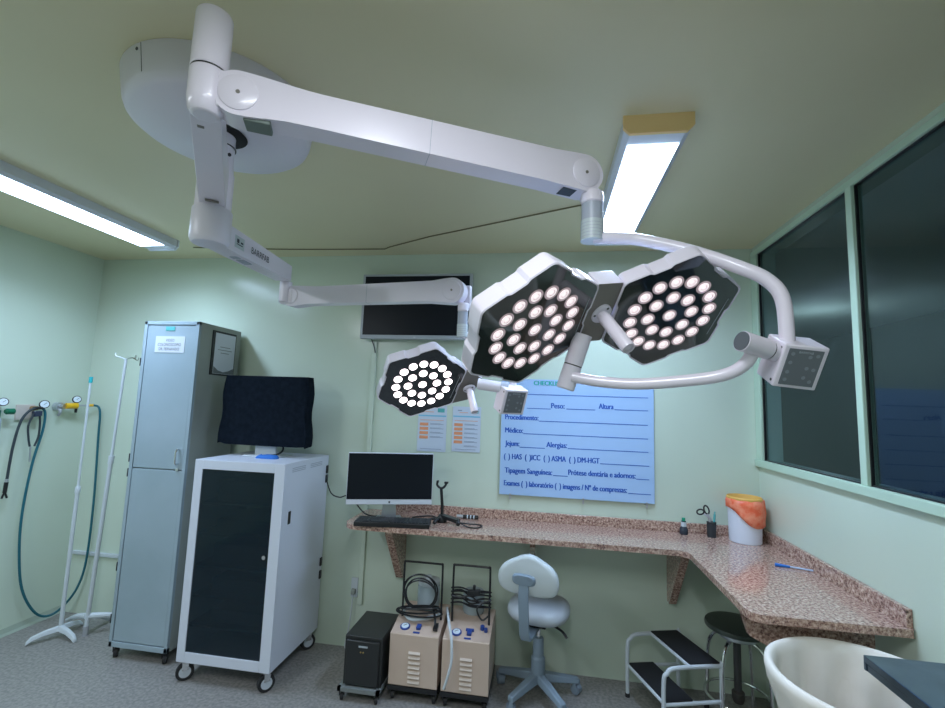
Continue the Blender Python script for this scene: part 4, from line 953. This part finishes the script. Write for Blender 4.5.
MB().cyl(pb(.605), pb(.635), .017, n=14).build('collar', TUBEW, T)
MB().tube([pb(.62), pb(1)], .009, n=12, smooth=False).build('upper_pole', TUBEW, T)
for i, (dx, dz) in enumerate(((-.05, .02), (.09, -.005), (.04, .012))):
    q = pb(1); MB().tube([q, q + V((dx*.5, -.02 + .02*i, .012)), q + V((dx, -.03 + .03*i, dz)), q + V((dx*1.1, -.03 + .03*i, dz + .02))], .004, n=8).build('hook', CHROME if i else TUBEW, T)
for s_, e_ in ((V((.492, -.245, .12)), V((.28, -.19, .05))), (V((.492, -.245, .12)), V((.70, -.10, .07))), (V((.492, -.245, .12)), V((.47, -.06, .02)))):
    mb = MB(); mb.tube([s_, s_.lerp(e_, .5) + V((0, 0, .012)), e_], lambda t: .020 - .008*t, n=10); mb.build('base_leg', TUBEW, T)
MB().cyl((.491, -.2445, .0), (.4925, -.2455, .06), .016, n=14).build('foot_tip', mat('foot_grey', (.4, .42, .45), .5), T)
tag(MB().box(.66, .76, -.10, -.02, .0, .03).build('wooden_block', WINEB, bevel=.003), 'small dark reddish block on the floor behind the drip stands', 'block')

def dial(p, r=.024, ax=(.85, -.5, .1)):
    ax = V(ax).normalized(); return p, r, ax
def gauge(T, p, r, ax, ring=BLACK):
    p = V(p); ax = V(ax).normalized()
    g = MB().lathe([(r, -.010), (r, .006), (r*.9, .009)], p, ax, n=22).build('gauge', ring, T)
    MB().cyl(p + ax*.0085, p + ax*.0105, r*.82, n=22).build('gauge_face', DIAL, g)
    e = ax.orthogonal().normalized()
    MB().obox(p + ax*.0112 + e*r*.2, e, ax.cross(e), ax, r*.35, .0012, .0005).build('needle', DKTXT, g)
T = thing('gas_regulator', (0, -.15, 1.47), 'yellow brass gas regulator with dial feeding the teal hose', 'gas regulator')
MB().cyl((0, -.215, 1.462), (.035, -.215, 1.462), .030, n=24).build('wall_socket', SILVER, T)
MB().cyl((.03, -.215, 1.462), (.055, -.205, 1.462), .018, n=20).build('connector', SILVER, T)
MB().tube([(.035, -.215, 1.45), (.045, -.22, 1.42), (.035, -.222, 1.40)], .010, n=8).build('valve_knob', SILVER, T)
MB().cyl((.05, -.19, 1.467), (.07, -.125, 1.470), .021, n=20).build('regulator_body', YELB, T)
MB().cyl((.062, -.125, 1.45), (.062, -.125, 1.42), .008, n=10).build('drain_stub', BLACK, T)
gauge(T, (.07, -.135, 1.515), .026, (.85, -.5, .1))
MB().cyl((.068, -.13, 1.48), (.068, -.132, 1.50), .006, n=8).build('gauge_stem', SILVER, T)
MB().tube([(.072, -.12, 1.471), (.085, -.085, 1.473), (.10, -.06, 1.474)], .006, n=10).build('outlet_pipe', SILVER, T)
MB().cyl((.098, -.065, 1.474), (.115, -.045, 1.475), .010, n=12).build('outlet_nut', YELB, T)
H = [(.115, -.045, 1.475), (.150, -.035, 1.462), (.170, -.035, 1.40), (.178, -.035, 1.25), (.205, -.035, .80), (.21, -.04, .40), (.175, -.05, .20), (.11, -.09, .07), (.065, -.15, .035), (.045, -.225, .10), (.04, -.31, .27), (.04, -.355, .50), (.04, -.372, .76), (.04, -.352, 1.08), (.045, -.318, 1.30), (.05, -.322, 1.42), (.05, -.35, 1.455)]
tag(MB().tube(H, .0075, n=10).build('teal_hose', TEALH), 'long teal hose looping almost to the floor below gas outlets', 'hose')
T = thing('gas_outlet', (0, -.40, 1.45), 'medical gas outlet on beige wall plate with dial and dark hoses', 'gas outlet')
MB().box(0, .014, -.47, -.36, 1.375, 1.475).build('wall_plate', PLATE, T, bevel=.003)
MB().cyl((.014, -.385, 1.45), (.05, -.375, 1.452), .014, n=16).build('connector', mat('brass_dark', (.30, .18, .08), .4), T)
MB().cyl((.05, -.40, 1.452), (.055, -.345, 1.455), .009, n=12).build('manifold', BLACK, T)
gauge(T, (.055, -.338, 1.478), .028, (.85, -.5, .1))
MB().obox((.05, -.372, 1.415), (0, 1, .1), (1, 0, 0), (0, 0, 1), .024, .014, .018).build('valve_block', mat('valve_dark', (.02, .03, .07), .4), T, bevel=.003)
T2 = thing('suction_hose', (.05, -.42, 1.2), 'dark grey rubber hose with black nozzle hanging from the gas outlet', 'hose')
DH = mat('dark_hose', (.03, .045, .055), .5)
MB().tube([(.052, -.385, 1.455), (.055, -.43, 1.43), (.05, -.465, 1.36), (.045, -.485, 1.2), (.045, -.492, 1.0)], .0075, n=10).build('hose_length', DH, T2)
MB().cyl((.045, -.492, 1.005), (.045, -.493, .985), .010, n=12).build('hose_clip', SILVER, T2)
mb = MB(); mb.tube([(.045, -.493, .985), (.045, -.495, .92)], .011, n=12); mb.tube([(.045, -.495, .925), (.045, -.508, .885)], .006, n=8); mb.tube([(.045, -.495, .925), (.045, -.478, .885)], .006, n=8); mb.build('nozzle', BLACK, T2)
T3 = thing('short_hose_pair', (.05, -.38, 1.2), 'pair of short dark hoses dangling beneath the gas outlet dial', 'hose')
MB().tube([(.055, -.395, 1.42), (.05, -.415, 1.34), (.05, -.405, 1.26), (.05, -.390, 1.20)], .006, n=8).build('hose_length', DH, T3)
MB().tube([(.055, -.36, 1.42), (.05, -.345, 1.34), (.05, -.345, 1.26), (.05, -.362, 1.20)], .006, n=8).build('hose_length', DH, T3)
MB().cyl((.05, -.385, 1.205), (.05, -.378, 1.10), .005, n=8).build('steel_tip', SILVER, T3)
T = thing('gas_flowmeter', (0, -.60, 1.42), 'green knobbed gas flowmeter at the far left edge of the wall', 'gas flowmeter')
MB().box(0, .012, -.66, -.56, 1.37, 1.47).build('wall_plate', PLATE, T, bevel=.003)
MB().cyl((.012, -.59, 1.43), (.05, -.59, 1.43), .014, n=16).build('connector', SILVER, T)
mb = MB(); mb.lathe([(.012, 0), (.019, .008), (.019, .045), (.012, .052)], (.055, -.565, 1.432), (.1, 1, 0), n=18); mb.build('green_knob', GREENP, T)
gauge(T, (.06, -.585, 1.492), .026, (.85, -.5, .1))
MB().lathe([(.017, 0), (.02, .01), (.02, .10), (.014, .115)], (.055, -.60, 1.28), n=18).build('flow_tube', CLEARP, T)
MB().cyl((.055, -.60, 1.39), (.055, -.60, 1.44), .012, n=12).build('flow_tube_cap', GREENP, T)
